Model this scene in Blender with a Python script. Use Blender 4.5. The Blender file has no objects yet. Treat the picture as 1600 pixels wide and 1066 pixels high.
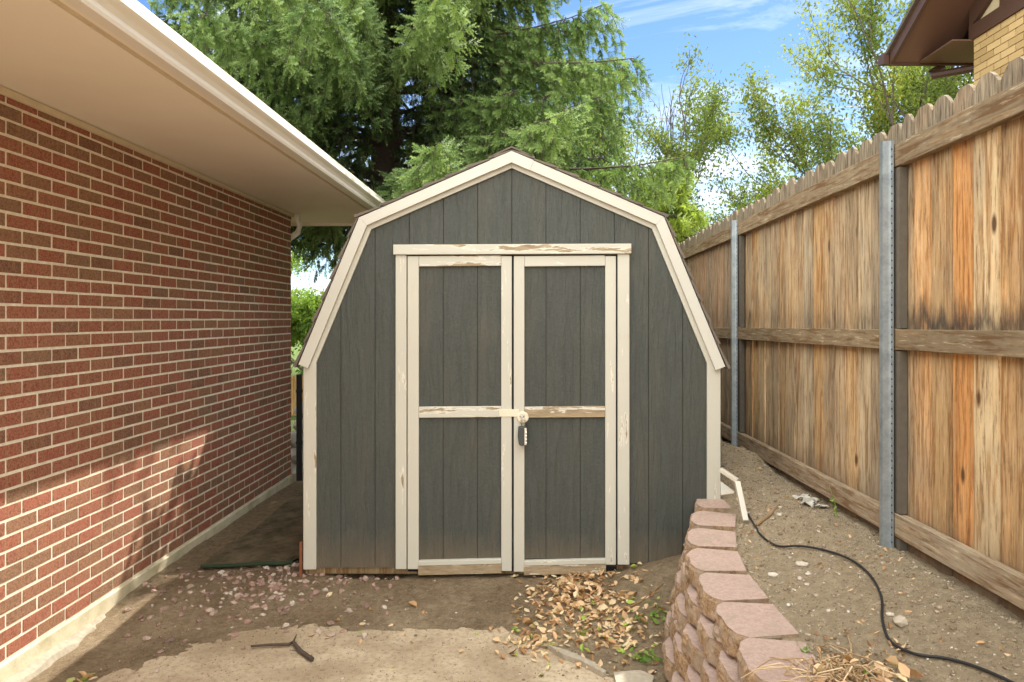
import bpy, math, random
import numpy as np
from mathutils import Vector, Matrix, Euler
R = math.radians
random.seed(7); RNG = np.random.default_rng(7)
scene = bpy.context.scene
COL = scene.collection

# ------------------------------------------------------------ camera
CH = 1.57; FPX = 1131.0; VX, VY = 830.0, 498.0
cd = bpy.data.cameras.new('camera'); cam = bpy.data.objects.new('camera', cd); COL.objects.link(cam)
cam.location = (0, 0, CH); cam.rotation_euler = (R(90), 0, 0)
cd.sensor_width = 36; cd.lens = 36*FPX/1600
cd.shift_x = -(VX-800)/1600; cd.shift_y = -(533-VY)/1600
cd.clip_start = 0.05; cd.clip_end = 2000
scene.camera = cam

def W(px, py, Y): return Vector(((px-VX)*Y/FPX, Y, CH-(py-VY)*Y/FPX))
def G(px, py, z=0.0):                       # the point at height z seen there
    Y = FPX*(CH-z)/(py-VY); return Vector(((px-VX)*Y/FPX, Y, z))

# ------------------------------------------------------------ light
SUN_EL, SUN_AZ = 48, 34                      # azimuth from +Y towards +X
world = bpy.data.worlds.new('World'); scene.world = world; world.use_nodes = True
nt = world.node_tree; nt.nodes.clear()
wo = nt.nodes.new('ShaderNodeOutputWorld'); bg = nt.nodes.new('ShaderNodeBackground')
sky = nt.nodes.new('ShaderNodeTexSky'); sky.sky_type = 'NISHITA'; sky.sun_disc = False
sky.sun_elevation = R(SUN_EL); sky.sun_rotation = R(SUN_AZ); sky.altitude = 1600
sky.air_density = 1.0; sky.dust_density = 0.3; sky.ozone_density = 1.5
tc = nt.nodes.new('ShaderNodeTexCoord'); mp = nt.nodes.new('ShaderNodeMapping')
mp.inputs['Rotation'].default_value = (0.3, R(28), R(15)); mp.inputs['Scale'].default_value = (1.6, 3.2, 5.5)
n1 = nt.nodes.new('ShaderNodeTexNoise'); n1.inputs['Scale'].default_value = 1.35; n1.inputs['Detail'].default_value = 9
n1.inputs['Roughness'].default_value = 0.62; n1.inputs['Distortion'].default_value = 0.9
cr = nt.nodes.new('ShaderNodeValToRGB'); cr.color_ramp.elements[0].position = 0.45; cr.color_ramp.elements[1].position = 0.66
cr.color_ramp.elements[1].color = (0.85, 0.85, 0.85, 1)
mx = nt.nodes.new('ShaderNodeMix'); mx.data_type = 'RGBA'
hs = nt.nodes.new('ShaderNodeHueSaturation'); hs.inputs['Saturation'].default_value = 1.18; hs.inputs['Hue'].default_value = 0.506; hs.inputs['Value'].default_value = 0.66
L = nt.links.new
L(tc.outputs['Generated'], mp.inputs[0]); L(mp.outputs[0], n1.inputs['Vector']); L(n1.outputs[0], cr.inputs[0])
L(sky.outputs[0], hs.inputs['Color']); L(hs.outputs[0], mx.inputs[6]); pass
# added bright cloud, out of view behind, beside and overhead, to fill the shade
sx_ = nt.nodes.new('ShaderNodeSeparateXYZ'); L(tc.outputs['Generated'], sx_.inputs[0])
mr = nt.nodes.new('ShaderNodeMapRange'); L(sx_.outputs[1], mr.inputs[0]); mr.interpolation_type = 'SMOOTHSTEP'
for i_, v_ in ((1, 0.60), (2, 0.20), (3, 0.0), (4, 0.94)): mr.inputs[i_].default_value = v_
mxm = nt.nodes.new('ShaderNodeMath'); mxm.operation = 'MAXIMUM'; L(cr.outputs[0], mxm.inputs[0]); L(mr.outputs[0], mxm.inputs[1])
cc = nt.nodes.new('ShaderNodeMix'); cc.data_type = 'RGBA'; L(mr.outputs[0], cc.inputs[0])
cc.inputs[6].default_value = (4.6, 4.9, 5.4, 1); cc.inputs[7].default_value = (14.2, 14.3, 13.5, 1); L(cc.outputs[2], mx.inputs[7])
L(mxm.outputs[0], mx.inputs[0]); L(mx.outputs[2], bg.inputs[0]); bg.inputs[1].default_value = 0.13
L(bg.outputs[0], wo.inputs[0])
sd = bpy.data.lights.new('sun', 'SUN'); sd.energy = 3.4; sd.angle = R(0.6); sd.color = (1, 0.95, 0.86)
sun = bpy.data.objects.new('sun', sd); COL.objects.link(sun)
sv = Vector((math.sin(R(SUN_AZ))*math.cos(R(SUN_EL)), math.cos(R(SUN_AZ))*math.cos(R(SUN_EL)), math.sin(R(SUN_EL))))
sun.rotation_euler = sv.to_track_quat('Z', 'Y').to_euler(); sun.location = sv*60
scene.view_settings.view_transform = 'Standard'; scene.view_settings.look = 'None'
scene.view_settings.gamma = 1; scene.view_settings.exposure = 1.33
scene.render.engine = 'CYCLES'
scene.cycles.max_bounces = 8; scene.cycles.diffuse_bounces = 5

# ------------------------------------------------------------ helpers
WM = {}
def _link(o, parent, mw):
    COL.objects.link(o); WM[o.name] = mw
    if parent is not None:
        o.parent = parent; o.matrix_parent_inverse = Matrix()
        o.matrix_basis = WM[parent.name].inverted() @ mw
    else: o.matrix_basis = mw
def tag(o, label=None, cat=None, group=None, kind=None):
    if label: o['label'] = label
    if cat: o['category'] = cat
    if group: o['group'] = group
    if kind: o['kind'] = kind
    return o
def empty(name, loc, label, cat, group=None):
    o = bpy.data.objects.new(name, None); o.empty_display_size = 0.1
    _link(o, None, Matrix.Translation(Vector(loc))); return tag(o, label, cat, group)
class MB:
    def __init__(s): s.v = []; s.f = []; s.r = []; s.c = 0.0
    def add(s, vs, fs, r=None):
        b = len(s.v); s.v += [tuple(v) for v in vs]; s.f += [tuple(b+i for i in f) for f in fs]
        s.r += [s.c if r is None else r]*len(fs)
    def box(s, lo, hi, r=None):
        x0, y0, z0 = lo; x1, y1, z1 = hi
        s.add([(x0,y0,z0),(x1,y0,z0),(x1,y1,z0),(x0,y1,z0),(x0,y0,z1),(x1,y0,z1),(x1,y1,z1),(x0,y1,z1)],
              [(0,3,2,1),(4,5,6,7),(0,1,5,4),(1,2,6,5),(2,3,7,6),(3,0,4,7)], r)
    def prism(s, pts, axis, a, b, r=None):
        """polygon pts in the plane normal to axis, from a to b. axis 'y': pts (x,z), 'x': pts (y,z), 'z': pts (x,y)"""
        n = len(pts)
        def P(p, t):
            return (p[0], t, p[1]) if axis == 'y' else (t, p[0], p[1]) if axis == 'x' else (p[0], p[1], t)
        vs = [P(p, a) for p in pts]+[P(p, b) for p in pts]
        fs = [tuple(range(n))[::-1], tuple(range(n, 2*n))]+[(i, (i+1) % n, n+(i+1) % n, n+i) for i in range(n)]
        s.add(vs, fs, r)
    def tube(s, pts, rad, n=6, r=None, cap=True):
        pts = [Vector(p) for p in pts]; m = len(pts)
        if not hasattr(rad, '__len__'): rad = [rad]*m
        vs = []; up = Vector((0.13, 0.27, 0.95))
        for i, p in enumerate(pts):
            t = (pts[min(i+1, m-1)]-pts[max(i-1, 0)]).normalized()
            u = t.cross(up); u = u.normalized() if u.length > 1e-3 else t.cross(Vector((1,0,0))).normalized()
            w = t.cross(u); up = -w if False else up
            for k in range(n):
                a = 2*math.pi*k/n; vs.append(p+(u*math.cos(a)+w*math.sin(a))*rad[i])
        fs = [(i*n+k, i*n+(k+1) % n, (i+1)*n+(k+1) % n, (i+1)*n+k) for i in range(m-1) for k in range(n)]
        if cap: fs += [tuple(range(n))[::-1], tuple((m-1)*n+k for k in range(n))]
        s.add(vs, fs, r)
    def rock(s, c, rx, ry, rz, seed, r=None, jag=0.28):
        rg = random.Random(seed); t = (1+5**.5)/2
        V = [(-1,t,0),(1,t,0),(-1,-t,0),(1,-t,0),(0,-1,t),(0,1,t),(0,-1,-t),(0,1,-t),(t,0,-1),(t,0,1),(-t,0,-1),(-t,0,1)]
        F = [(0,11,5),(0,5,1),(0,1,7),(0,7,10),(0,10,11),(1,5,9),(5,11,4),(11,10,2),(10,7,6),(7,1,8),(3,9,4),(3,4,2),(3,2,6),(3,6,8),(3,8,9),(4,9,5),(2,4,11),(6,2,10),(8,6,7),(9,8,1)]
        a = rg.random()*6.3; vs = []
        for v in V:
            k = (1+rg.uniform(-jag, jag))/1.9; x, y, z = v[0]*k*rx, v[1]*k*ry, v[2]*k*rz
            vs.append((c[0]+x*math.cos(a)-y*math.sin(a), c[1]+x*math.sin(a)+y*math.cos(a), c[2]+z))
        s.add(vs, F, r)
    def build(s, name, mat, parent=None, origin=None, rot=None, bevel=0, smooth=False, base=False):
        """vertices are world coordinates; the object's own frame sits at origin, rotated by rot (about Y)"""
        me = bpy.data.meshes.new(name)
        V = np.array(s.v, dtype=float)
        if origin is None:
            lo, hi = V.min(0), V.max(0); origin = Vector(((lo[0]+hi[0])/2, (lo[1]+hi[1])/2, lo[2]))
        mw = Matrix.Translation(Vector(origin))
        if rot is not None: mw = mw @ Matrix.Rotation(rot, 4, 'Y')
        mi = np.array(mw.inverted()); V = V @ mi[:3, :3].T + mi[:3, 3]
        me.from_pydata(V.tolist(), [], s.f); me.update()
        at = me.attributes.new('rnd', 'FLOAT', 'FACE'); at.data.foreach_set('value', s.r)
        if smooth: me.polygons.foreach_set('use_smooth', [True]*len(me.polygons))
        if isinstance(mat, (list, tuple)):
            for m in mat: me.materials.append(m)
        else: me.materials.append(mat)
        o = bpy.data.objects.new(name, me); _link(o, parent, mw)
        if bevel:
            b = o.modifiers.new('bevel', 'BEVEL'); b.width = bevel; b.segments = 2; b.limit_method = 'ANGLE'
        return o
def trimesh(name, V, F, rnd, mat, parent=None, origin=(0,0,0), k=3):
    """large numpy mesh: V (n,3), F (m,k), rnd (m,)"""
    me = bpy.data.meshes.new(name); V = (V-np.array(origin)).astype(np.float32)
    me.vertices.add(len(V)); me.vertices.foreach_set('co', V.ravel())
    me.loops.add(F.size); me.loops.foreach_set('vertex_index', F.astype(np.int32).ravel())
    me.polygons.add(len(F)); me.polygons.foreach_set('loop_start', np.arange(0, F.size, k, dtype=np.int32))
    me.update(calc_edges=True); me.validate()
    at = me.attributes.new('rnd', 'FLOAT', 'FACE'); at.data.foreach_set('value', rnd.astype(np.float32))
    me.materials.append(mat)
    o = bpy.data.objects.new(name, me); _link(o, parent, Matrix.Translation(Vector(origin))); return o
def vnoise(x, y, sc, seed=0):
    x = np.asarray(x)*sc; y = np.asarray(y)*sc; xi = np.floor(x).astype(np.int64); yi = np.floor(y).astype(np.int64)
    fx = x-xi; fy = y-yi; fx = fx*fx*(3-2*fx); fy = fy*fy*(3-2*fy)
    def h(a, b):
        n = (a*374761393+b*668265263+seed*982451653) & 0xffffffff
        n = ((n ^ (n >> 13))*1274126177) & 0xffffffff
        return ((n ^ (n >> 16)) & 0xffff)/65535.0
    return (h(xi, yi)*(1-fx)+h(xi+1, yi)*fx)*(1-fy)+(h(xi, yi+1)*(1-fx)+h(xi+1, yi+1)*fx)*fy
def fbm(x, y, sc, seed=0, o=4):
    r = 0; a = .5
    for i in range(o): r = r+a*vnoise(x, y, sc*2**i, seed+i*17); a *= .5
    return r
def sstep(a, b, x):
    t = np.clip((x-a)/(b-a), 0, 1); return t*t*(3-2*t)

# ------------------------------------------------------------ node material helper
class NM:
    def __init__(s, name, rough=0.8, spec=0.3):
        s.m = bpy.data.materials.new(name); s.m.use_nodes = True; s.t = s.m.node_tree; s.N = s.t.nodes
        s.b = s.N['Principled BSDF']; s.b.inputs['Roughness'].default_value = rough
        s.b.inputs['Specular IOR Level'].default_value = spec
        s._tc = None
    def link(s, a, b): s.t.links.new(a, b)
    def tc(s, scale=(1,1,1), perobj=False, rndoff=0, coord='Object'):
        if s._tc is None: s._tc = s.N.new('ShaderNodeTexCoord')
        src = s._tc.outputs[coord]
        if perobj or rndoff:
            add = s.N.new('ShaderNodeVectorMath'); add.operation = 'ADD'
            if rndoff: v = s.attr('rnd'); k = rndoff
            else: v = s.N.new('ShaderNodeObjectInfo').outputs['Random']; k = 37.0
            m = s.N.new('ShaderNodeVectorMath'); m.operation = 'MULTIPLY'; s.link(v, m.inputs[0]); m.inputs[1].default_value = (k, k*1.7, k*.6)
            s.link(src, add.inputs[0]); s.link(m.outputs[0], add.inputs[1]); src = add.outputs[0]
        mp = s.N.new('ShaderNodeMapping'); mp.inputs['Scale'].default_value = scale; s.link(src, mp.inputs[0]); return mp.outputs[0]
    def noise(s, vec, scale, detail=5, rough=.55, dist=0):
        n = s.N.new('ShaderNodeTexNoise'); n.inputs['Scale'].default_value = scale; n.inputs['Detail'].default_value = detail
        n.inputs['Roughness'].default_value = rough; n.inputs['Distortion'].default_value = dist; s.link(vec, n.inputs['Vector']); return n.outputs[0]
    def ramp(s, fac, stops):
        r = s.N.new('ShaderNodeValToRGB'); e = r.color_ramp.elements
        while len(e) < len(stops): e.new(0.5)
        for i, (p, c) in enumerate(stops):
            e[i].position = p; e[i].color = (c, c, c, 1) if not hasattr(c, '__len__') else (*c, 1)
        s.link(fac, r.inputs[0]); return r.outputs[0]
    def mix(s, fac, a, b, mode='MIX'):
        m = s.N.new('ShaderNodeMix'); m.data_type = 'RGBA'; m.blend_type = mode
        for i, v in ((0, fac), (6, a), (7, b)):
            if hasattr(v, 'links'): s.link(v, m.inputs[i])
            else: m.inputs[i].default_value = v if i == 0 else (*v, 1)
        return m.outputs[2]
    def math(s, op, a, b=0.0):
        m = s.N.new('ShaderNodeMath'); m.operation = op
        for i, v in enumerate((a, b)):
            if hasattr(v, 'links'): s.link(v, m.inputs[i])
            else: m.inputs[i].default_value = v
        return m.outputs[0]
    def attr(s, n): a = s.N.new('ShaderNodeAttribute'); a.attribute_name = n; return a.outputs['Fac']
    def sep(s, vec):
        x = s.N.new('ShaderNodeSeparateXYZ'); s.link(vec, x.inputs[0]); return x.outputs
    def color(s, c):
        if hasattr(c, 'links'): s.link(c, s.b.inputs['Base Color'])
        else: s.b.inputs['Base Color'].default_value = (*c, 1)
    def bump(s, h, strength=.5, dist=.01):
        b = s.N.new('ShaderNodeBump'); b.inputs['Strength'].default_value = strength; b.inputs['Distance'].default_value = dist
        s.link(h, b.inputs['Height']); s.link(b.outputs[0], s.b.inputs['Normal']); return b
M = {}
def plain(name, c, rough=.6, metal=0, var=.15, sc=12):
    n = NM(name, rough); nz = n.noise(n.tc(), sc, 6)
    n.color(n.mix(nz, tuple(x*(1-var) for x in c), tuple(min(1, x*(1+var)) for x in c))); n.b.inputs['Metallic'].default_value = metal
    n.bump(nz, .15, .003); M[name] = n.m; return n.m

# brick faces (tint comes with each brick)
n = NM('brick', .85, .2); v = n.tc(); at = n.attr('rnd')
c = n.ramp(at, [(0, (.16,.070,.045)), (.2, (.26,.075,.046)), (.5, (.33,.085,.054)), (.75, (.26,.118,.066)), (1, (.19,.112,.068))])
c = n.mix(n.ramp(n.noise(n.tc((1, 26, 5)), 1.0, 4, .7), [(.45, 0), (.65, .55)]), c, (.30,.165,.085))
sp = n.noise(v, 110, 4, .8); c = n.mix(n.ramp(sp, [(.40, .0), (.70, .6)]), c, (.48,.27,.17))
c = n.mix(n.ramp(n.noise(v, 55, 5, .75), [(.36, .6), (.52, 0)]), c, (.12,.055,.035))
n.color(c); n.bump(n.noise(v, 140, 6, .7), .7, .004); M['brick'] = n.m
n = NM('mortar', .95, .1); v = n.tc(); n.color(n.ramp(n.noise(v, 30, 6), [(.3, (.68,.59,.45)), (.7, (.84,.76,.61))])); n.bump(n.noise(v, 150, 5), .6, .004); M['mortar'] = n.m
n = NM('tan_brick', .85, .2); at = n.attr('rnd'); n.color(n.ramp(at, [(0, (.40,.27,.12)), (1, (.58,.41,.20))])); n.bump(n.noise(n.tc(), 90, 5), .4, .004); M['tan_brick'] = n.m
M['tan_mortar'] = plain('tan_mortar', (.30,.23,.14), .95)
# painted concrete base of the house
n = NM('foundation_paint', .75, .3); v = n.tc(); nz = n.noise(v, 5, 6, .6)
c = n.ramp(nz, [(.3, (.38,.33,.20)), (.55, (.60,.53,.37)), (.8, (.70,.63,.47))])
c = n.mix(n.ramp(n.noise(v, 60, 4, .7), [(.66, 0), (.72, .8)]), c, (.18,.14,.09)); n.color(c); n.bump(n.noise(v, 40, 6), .4, .008); M['foundation'] = n.m
M['rough_concrete'] = plain('rough_concrete', (.34,.29,.22), .95, 0, .4, 40)
# soffit paint, gutter
n = NM('soffit_paint', .6, .3); v = n.tc(); n.color(n.ramp(n.noise(v, 1.7, 5), [(.3, (.84,.76,.65)), (.7, (.88,.81,.70))])); n.bump(n.noise(v, 120, 3), .15, .002); M['soffit'] = n.m
M['soffit_edge'] = plain('soffit_edge', (.62,.52,.36), .7)
M['gutter'] = plain('gutter_white', (.80,.76,.70), .35, 0, .05, 6)
n = NM('shingle', .95, .1); at = n.attr('rnd'); v = n.tc(); c = n.ramp(at, [(0, (.06,.048,.04)), (1, (.14,.11,.09))]); c = n.mix(n.noise(v, 300, 2), c, (.20,.17,.14)); n.color(c); n.bump(n.noise(v, 300, 3), .8, .003); M['shingle'] = n.m

def cream(name, peel, axis=0, base=(.505,.485,.415)):
    n = NM(name, .55, .35); sc = [14, 14, 14]; sc[axis] = 2.0
    v = n.tc(tuple(sc), perobj=True); v2 = n.tc((1,1,1), perobj=True)
    nz = n.noise(v, 1.5, 7, .62, .3); fine = n.noise(n.tc(tuple(x*5 for x in sc), perobj=True), 1.0, 5, .7)
    c = n.mix(n.noise(v2, 3, 4), tuple(x*.92 for x in base), tuple(min(.85, x*1.06) for x in base))
    c = n.mix(n.ramp(fine, [(.30, .5), (.42, 0)]), c, (.50,.40,.26))
    wood = n.ramp(fine, [(.3, (.20,.14,.08)), (.7, (.42,.33,.21))])
    mask = n.ramp(nz, [(peel, 1.0), (peel+.012, 0.0)])
    edge = n.ramp(nz, [(peel+.012, .55), (peel+.05, 0.0)])
    c = n.mix(edge, c, (.85,.80,.68)); c = n.mix(mask, c, wood); n.color(c)
    h = n.mix(mask, n.mix(.3, (.8,.8,.8), fine), n.mix(.5, (.2,.2,.2), fine)); n.bump(h, .6, .0025); M[name] = n.m
cream('cream', .30); cream('cream_worn', .355); cream('cream_peeled', .44); cream('cream_bare', .55)
cream('aluminium_cream', .12, base=(.535,.515,.455))
# shed siding: grey paint over embossed wood grain
def siding(name, dirt):
    n = NM(name, .62, .35); v = n.tc((9, 9, 1.3)); g = n.noise(v, 3.2, 6, .6, 1.1); v0 = n.tc()
    c = n.mix(n.noise(v0, 1.3, 5), (.049,.054,.048), (.070,.074,.065))
    spd = n.noise(v0, 75, 6, .9); c = n.mix(n.ramp(spd, [(.50, 0), (.68, .40)]), c, (.12,.125,.105)); c = n.mix(n.ramp(spd, [(.33, .6), (.45, 0)]), c, (.025,.027,.024))
    c = n.mix(n.ramp(g, [(.36, .2), (.44, 0)]), c, (.045,.048,.043))
    d = n.noise(n.tc((3.5, 3.5, .8)), 1.2, 5, .6)
    c = n.mix(n.ramp(d, [(.50, 0), (.72, dirt)]), c, (.13,.105,.07))
    zf = n.math('ADD', n.sep(n.N.new('ShaderNodeNewGeometry').outputs['Position'])[2], n.math('MULTIPLY', n.noise(n.tc((7, 7, 3)), 1.0, 5, .7), .30))
    c = n.mix(n.ramp(zf, [(.25, .75), (.48, 0)]), c, (.15,.115,.075)); n.color(c)
    n.bump(n.mix(.35, n.ramp(g, [(.4, 0.0), (.6, 1.0)]), spd), .9, .005); M[name] = n.m
siding('siding', .25); siding('siding_dusty', .45)
M['groove'] = plain('groove', (.045,.047,.043), .9)
M['dark_gap'] = plain('dark_gap', (.012,.011,.01), .95)
# fence wood: rnd offsets each board
def fencewood(name, cols, vert, stain, amt=.9):
    n = NM(name, .85, .15); s1 = (34, 34, 2.6) if vert else (30, 2.4, 30); at = n.attr('rnd')
    v = n.tc(s1, rndoff=41); g = n.noise(v, 1.0, 7, .6, .9); f = n.noise(n.tc(tuple(x*2.6 for x in s1), rndoff=41), 1.0, 5, .75)
    c = n.ramp(at, [(i/(len(cols)-1), q) for i, q in enumerate(cols)])
    c = n.mix(n.ramp(g, [(.40, .8), (.49, 0)]), c, n.mix(1.0, c, (.60,.42,.28), 'MULTIPLY'))
    c = n.mix(n.ramp(g, [(.55, 0), (.72, .7)]), c, n.mix(1.0, c, (1.35,1.15,.95), 'MULTIPLY'))
    c = n.mix(n.ramp(f, [(.38, .7), (.47, 0)]), c, (.15,.085,.045)); c = n.mix(n.ramp(f, [(.56, 0), (.66, .4)]), c, (.74,.60,.42))
    c = n.mix(n.ramp(n.noise(n.tc((6, 6, 3), rndoff=7), 1.0, 5, .7), [(.42, .35), (.6, 0)]), c, n.mix(1.0, c, (.62,.52,.42), 'MULTIPLY'))
    kn = n.N.new('ShaderNodeTexVoronoi'); kn.inputs['Scale'].default_value = 1.0
    n.link(n.tc((11, 11, 4.5) if vert else (8, 4, 8), rndoff=23), kn.inputs['Vector'])
    kd = kn.outputs['Distance']; ks = n.sep(kn.outputs['Color'])[0]; on = n.math('GREATER_THAN', ks, .80)
    c = n.mix(n.math('MULTIPLY', n.ramp(kd, [(.10, .95), (.2, .0)]), on), c, (.085,.04,.018))
    if stain:
        z = n.sep(n.tc())[2]; w = n.noise(n.tc((7, 7, 2.5), rndoff=13), 1.0, 4)
        zz = n.math('ADD', z, n.math('MULTIPLY', n.math('SUBTRACT', w, .5), .22))
        top = n.ramp(zz, [(.90, 0), (.985, .85)]); n_ = n.mix(n.ramp(f, [(.36, 0), (.62, 1)]), (.075,.062,.048), (.30,.25,.18))
        M_top = top
        c = n.mix(n.math('MULTIPLY', n.ramp(n.noise(n.tc((3,3,1), rndoff=3), 1.1, 3), [(.45, 0), (.62, .6)]), 1.0), c, n_)
        hh = n.math('ADD', z, n.math('MULTIPLY', n.math('SUBTRACT', n.noise(n.tc((16, 16, 3), rndoff=31), 1.0, 6, .75), .5), .34))
        b1 = n.math('SUBTRACT', 1.0, n.math('MULTIPLY', n.math('ABSOLUTE', n.math('SUBTRACT', hh, stain)), 9.0))
        patch = n.ramp(n.noise(n.tc((1, .9, .2)), 1.0, 2), [(.36, .15), (.56, 1)])
        c = n.mix(n.math('MULTIPLY', n.ramp(b1, [(.15, 0), (.95, amt)]), patch), c, (.045,.040,.036))
        lowb = n.ramp(n.noise(n.tc((14, 14, .9), rndoff=19), 1.0, 5, .65), [(.56, 0), (.68, .7)])
        c = n.mix(lowb, c, n.mix(1.0, c, (.42,.36,.31), 'MULTIPLY'))
        b1e = n.ramp(z, [(.10, 1), (.11, 1)])
        zt = n.sep(n.tc())[2]; c = n.mix(n.ramp(n.math('SUBTRACT', zt, 1.0), [(.71, 0), (.76, .85)]), c, n_)
        c = n.mix(n.ramp(zt, [(.12, .8), (.35, 0)]), c, (.12,.085,.06))
    n.color(c); n.bump(n.mix(.5, g, f), .55, .004); M[name] = n.m
fencewood('picket', [(.52,.30,.12), (.64,.45,.23), (.38,.28,.17), (.62,.33,.10), (.36,.26,.15), (.64,.49,.29), (.56,.24,.06)], True, 1.05, .88)
fencewood('picket_tan', [(.48,.33,.18), (.58,.43,.26), (.38,.29,.19), (.60,.37,.16), (.34,.26,.17), (.58,.47,.31), (.52,.31,.13)], True, 1.05, .35)
fencewood('picket_grey', [(.36,.24,.15), (.44,.31,.20), (.33,.25,.17), (.47,.29,.17), (.31,.23,.16), (.42,.33,.23)], True, 1.05, .2)
fencewood('rail', [(.20,.155,.10), (.27,.21,.135), (.22,.165,.10)], False, 0)
fencewood('rail_low', [(.30,.24,.17), (.33,.265,.185), (.28,.21,.14)], False, 0)
fencewood('skid', [(.22,.16,.09), (.25,.18,.10)], True, 0)
fencewood('far_wood', [(.50,.30,.12), (.6,.38,.17)], True, 0)
n = NM('galvanised', .42, .5); v = n.tc(); n.b.inputs['Metallic'].default_value = .55
n.color(n.ramp(n.noise(v, 18, 6, .7), [(.3, (.20,.23,.25)), (.7, (.38,.42,.44))])); n.bump(n.noise(v, 60, 3), .1, .002); M['galv'] = n.m
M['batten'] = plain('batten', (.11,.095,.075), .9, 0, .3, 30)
M['lock_metal'] = plain('lock_metal', (.55,.53,.50), .3, .9); M['lock_dark'] = plain('lock_dark', (.05,.055,.055), .35, .1)
M['hasp_paint'] = plain('hasp_paint', (.70,.62,.48), .5)
M['black_rubber'] = plain('black_rubber', (.018,.018,.018), .45); M['black_metal'] = plain('black_metal', (.015,.015,.015), .5)
M['rust'] = plain('rust', (.20,.075,.035), .9, 0, .4, 50); M['aluminium'] = plain('aluminium', (.62,.58,.50), .4, .3)
M['brown_paint'] = plain('brown_paint', (.085,.045,.032), .45, 0, .1, 5); M['brown_soffit'] = plain('brown_soffit', (.15,.085,.062), .5, 0, .06, 5)
M['cream_panel'] = plain('cream_panel', (.60,.50,.32), .7, 0, .05, 5)
# ground
n = NM('dirt', .97, .1); v = n.tc(); X, Y_, Z = n.sep(v)[0], n.sep(v)[1], n.sep(v)[2]
big = n.noise(v, 2.2, 7, .62); fine = n.ramp(n.noise(v, 24, 9, .92), [(.36, 0), (.64, 1)]); grit = n.noise(v, 95, 3, .8)
dk = n.mix(fine, (.16,.112,.064), (.50,.37,.235)); lt = n.mix(fine, (.38,.285,.175), (.80,.64,.44))
up = n.ramp(Z, [(.30, 0), (.48, 1)]); a = n.math('ADD', n.math('MULTIPLY', up, .60), big)
a2 = n.math('SUBTRACT', a, n.math('MULTIPLY', n.ramp(n.math('MULTIPLY', Y_, .1), [(.36, 0), (.50, 1)]), .20))
c = n.mix(n.ramp(a2, [(.34, 0), (.76, 1)]), dk, lt)
c = n.mix(n.ramp(grit, [(.64, 0), (.74, .75)]), c, (.50,.42,.33)); c = n.mix(n.ramp(grit, [(.28, .6), (.36, 0)]), c, (.05,.035,.022))
gr = n.ramp(n.math('MULTIPLY', Y_, .01), [(.085, 0), (.10, 1)]); c = n.mix(gr, c, n.mix(fine, (.06,.10,.025), (.15,.18,.06)))
n.color(c); n.bump(n.mix(.4, fine, grit), 1.0, .02); M['dirt'] = n.m
n = NM('slab', .93, .15); v = n.tc(); big = n.noise(v, 2.6, 7, .62, .4); fine = n.noise(v, 36, 8, .82); grit = n.noise(v, 100, 3, .8)
c = n.mix(n.ramp(big, [(.36, 0), (.62, 1)]), (.33,.25,.165), (.50,.40,.28)); c = n.mix(n.ramp(fine, [(.36, .75), (.52, 0)]), c, (.20,.145,.09))
c = n.mix(n.ramp(grit, [(.62, 0), (.72, .6)]), c, (.62,.54,.42)); n.color(c); n.bump(n.mix(.5, fine, grit), .7, .008); M['slab'] = n.m
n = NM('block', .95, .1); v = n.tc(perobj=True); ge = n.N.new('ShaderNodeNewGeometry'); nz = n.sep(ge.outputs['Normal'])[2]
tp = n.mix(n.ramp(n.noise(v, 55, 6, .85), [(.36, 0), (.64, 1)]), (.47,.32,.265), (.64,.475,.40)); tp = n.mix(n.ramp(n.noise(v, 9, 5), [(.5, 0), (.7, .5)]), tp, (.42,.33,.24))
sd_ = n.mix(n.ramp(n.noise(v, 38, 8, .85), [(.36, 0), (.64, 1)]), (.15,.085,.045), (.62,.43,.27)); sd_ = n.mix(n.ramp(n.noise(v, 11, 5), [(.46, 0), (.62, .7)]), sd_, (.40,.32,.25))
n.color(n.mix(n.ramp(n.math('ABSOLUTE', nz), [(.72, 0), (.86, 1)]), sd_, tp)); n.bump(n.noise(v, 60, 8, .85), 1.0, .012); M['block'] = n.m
def ramped(name, stops, rough=.85, transl=0, sc=0):
    n = NM(name, rough, .25); c = n.ramp(n.attr('rnd'), stops)
    if sc: c = n.mix(n.noise(n.tc(), sc, 4), c, n.mix(1.0, c, (.55,.5,.45), 'MULTIPLY'))
    n.color(c)
    if transl:
        t = n.N.new('ShaderNodeBsdfTranslucent'); n.link(n.mix(1.0, c, (1.5,1.6,.7), 'MULTIPLY'), t.inputs[0]); ms = n.N.new('ShaderNodeMixShader'); ms.inputs[0].default_value = transl
        out = n.N['Material Output']; n.link(n.b.outputs[0], ms.inputs[1]); n.link(t.outputs[0], ms.inputs[2]); n.link(ms.outputs[0], out.inputs[0])
    M[name] = n.m
ramped('pink_gravel', [(0, (.22,.15,.12)), (.5, (.40,.26,.215)), (.8, (.52,.40,.33)), (1, (.64,.58,.50))], .9, 0, 60)
ramped('pebble', [(0, (.20,.15,.10)), (.45, (.36,.28,.20)), (.8, (.48,.40,.30)), (.95, (.66,.61,.53)), (1, (.42,.26,.21))], .9, 0, 60)
ramped('dry_leaf', [(0, (.22,.11,.05)), (.35, (.52,.31,.16)), (.7, (.72,.52,.33)), (.92, (.70,.60,.40)), (1, (.32,.42,.08))], .7, .2)
ramped('weed', [(0, (.08,.15,.03)), (1, (.25,.36,.07))], .6, .3)
ramped('straw', [(0, (.25,.15,.07)), (1, (.56,.42,.26))], .8)
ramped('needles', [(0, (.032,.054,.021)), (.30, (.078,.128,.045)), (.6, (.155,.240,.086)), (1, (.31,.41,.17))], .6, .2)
ramped('needles_young', [(0, (.13,.20,.04)), (1, (.40,.48,.12))], .55, .35)
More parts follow.
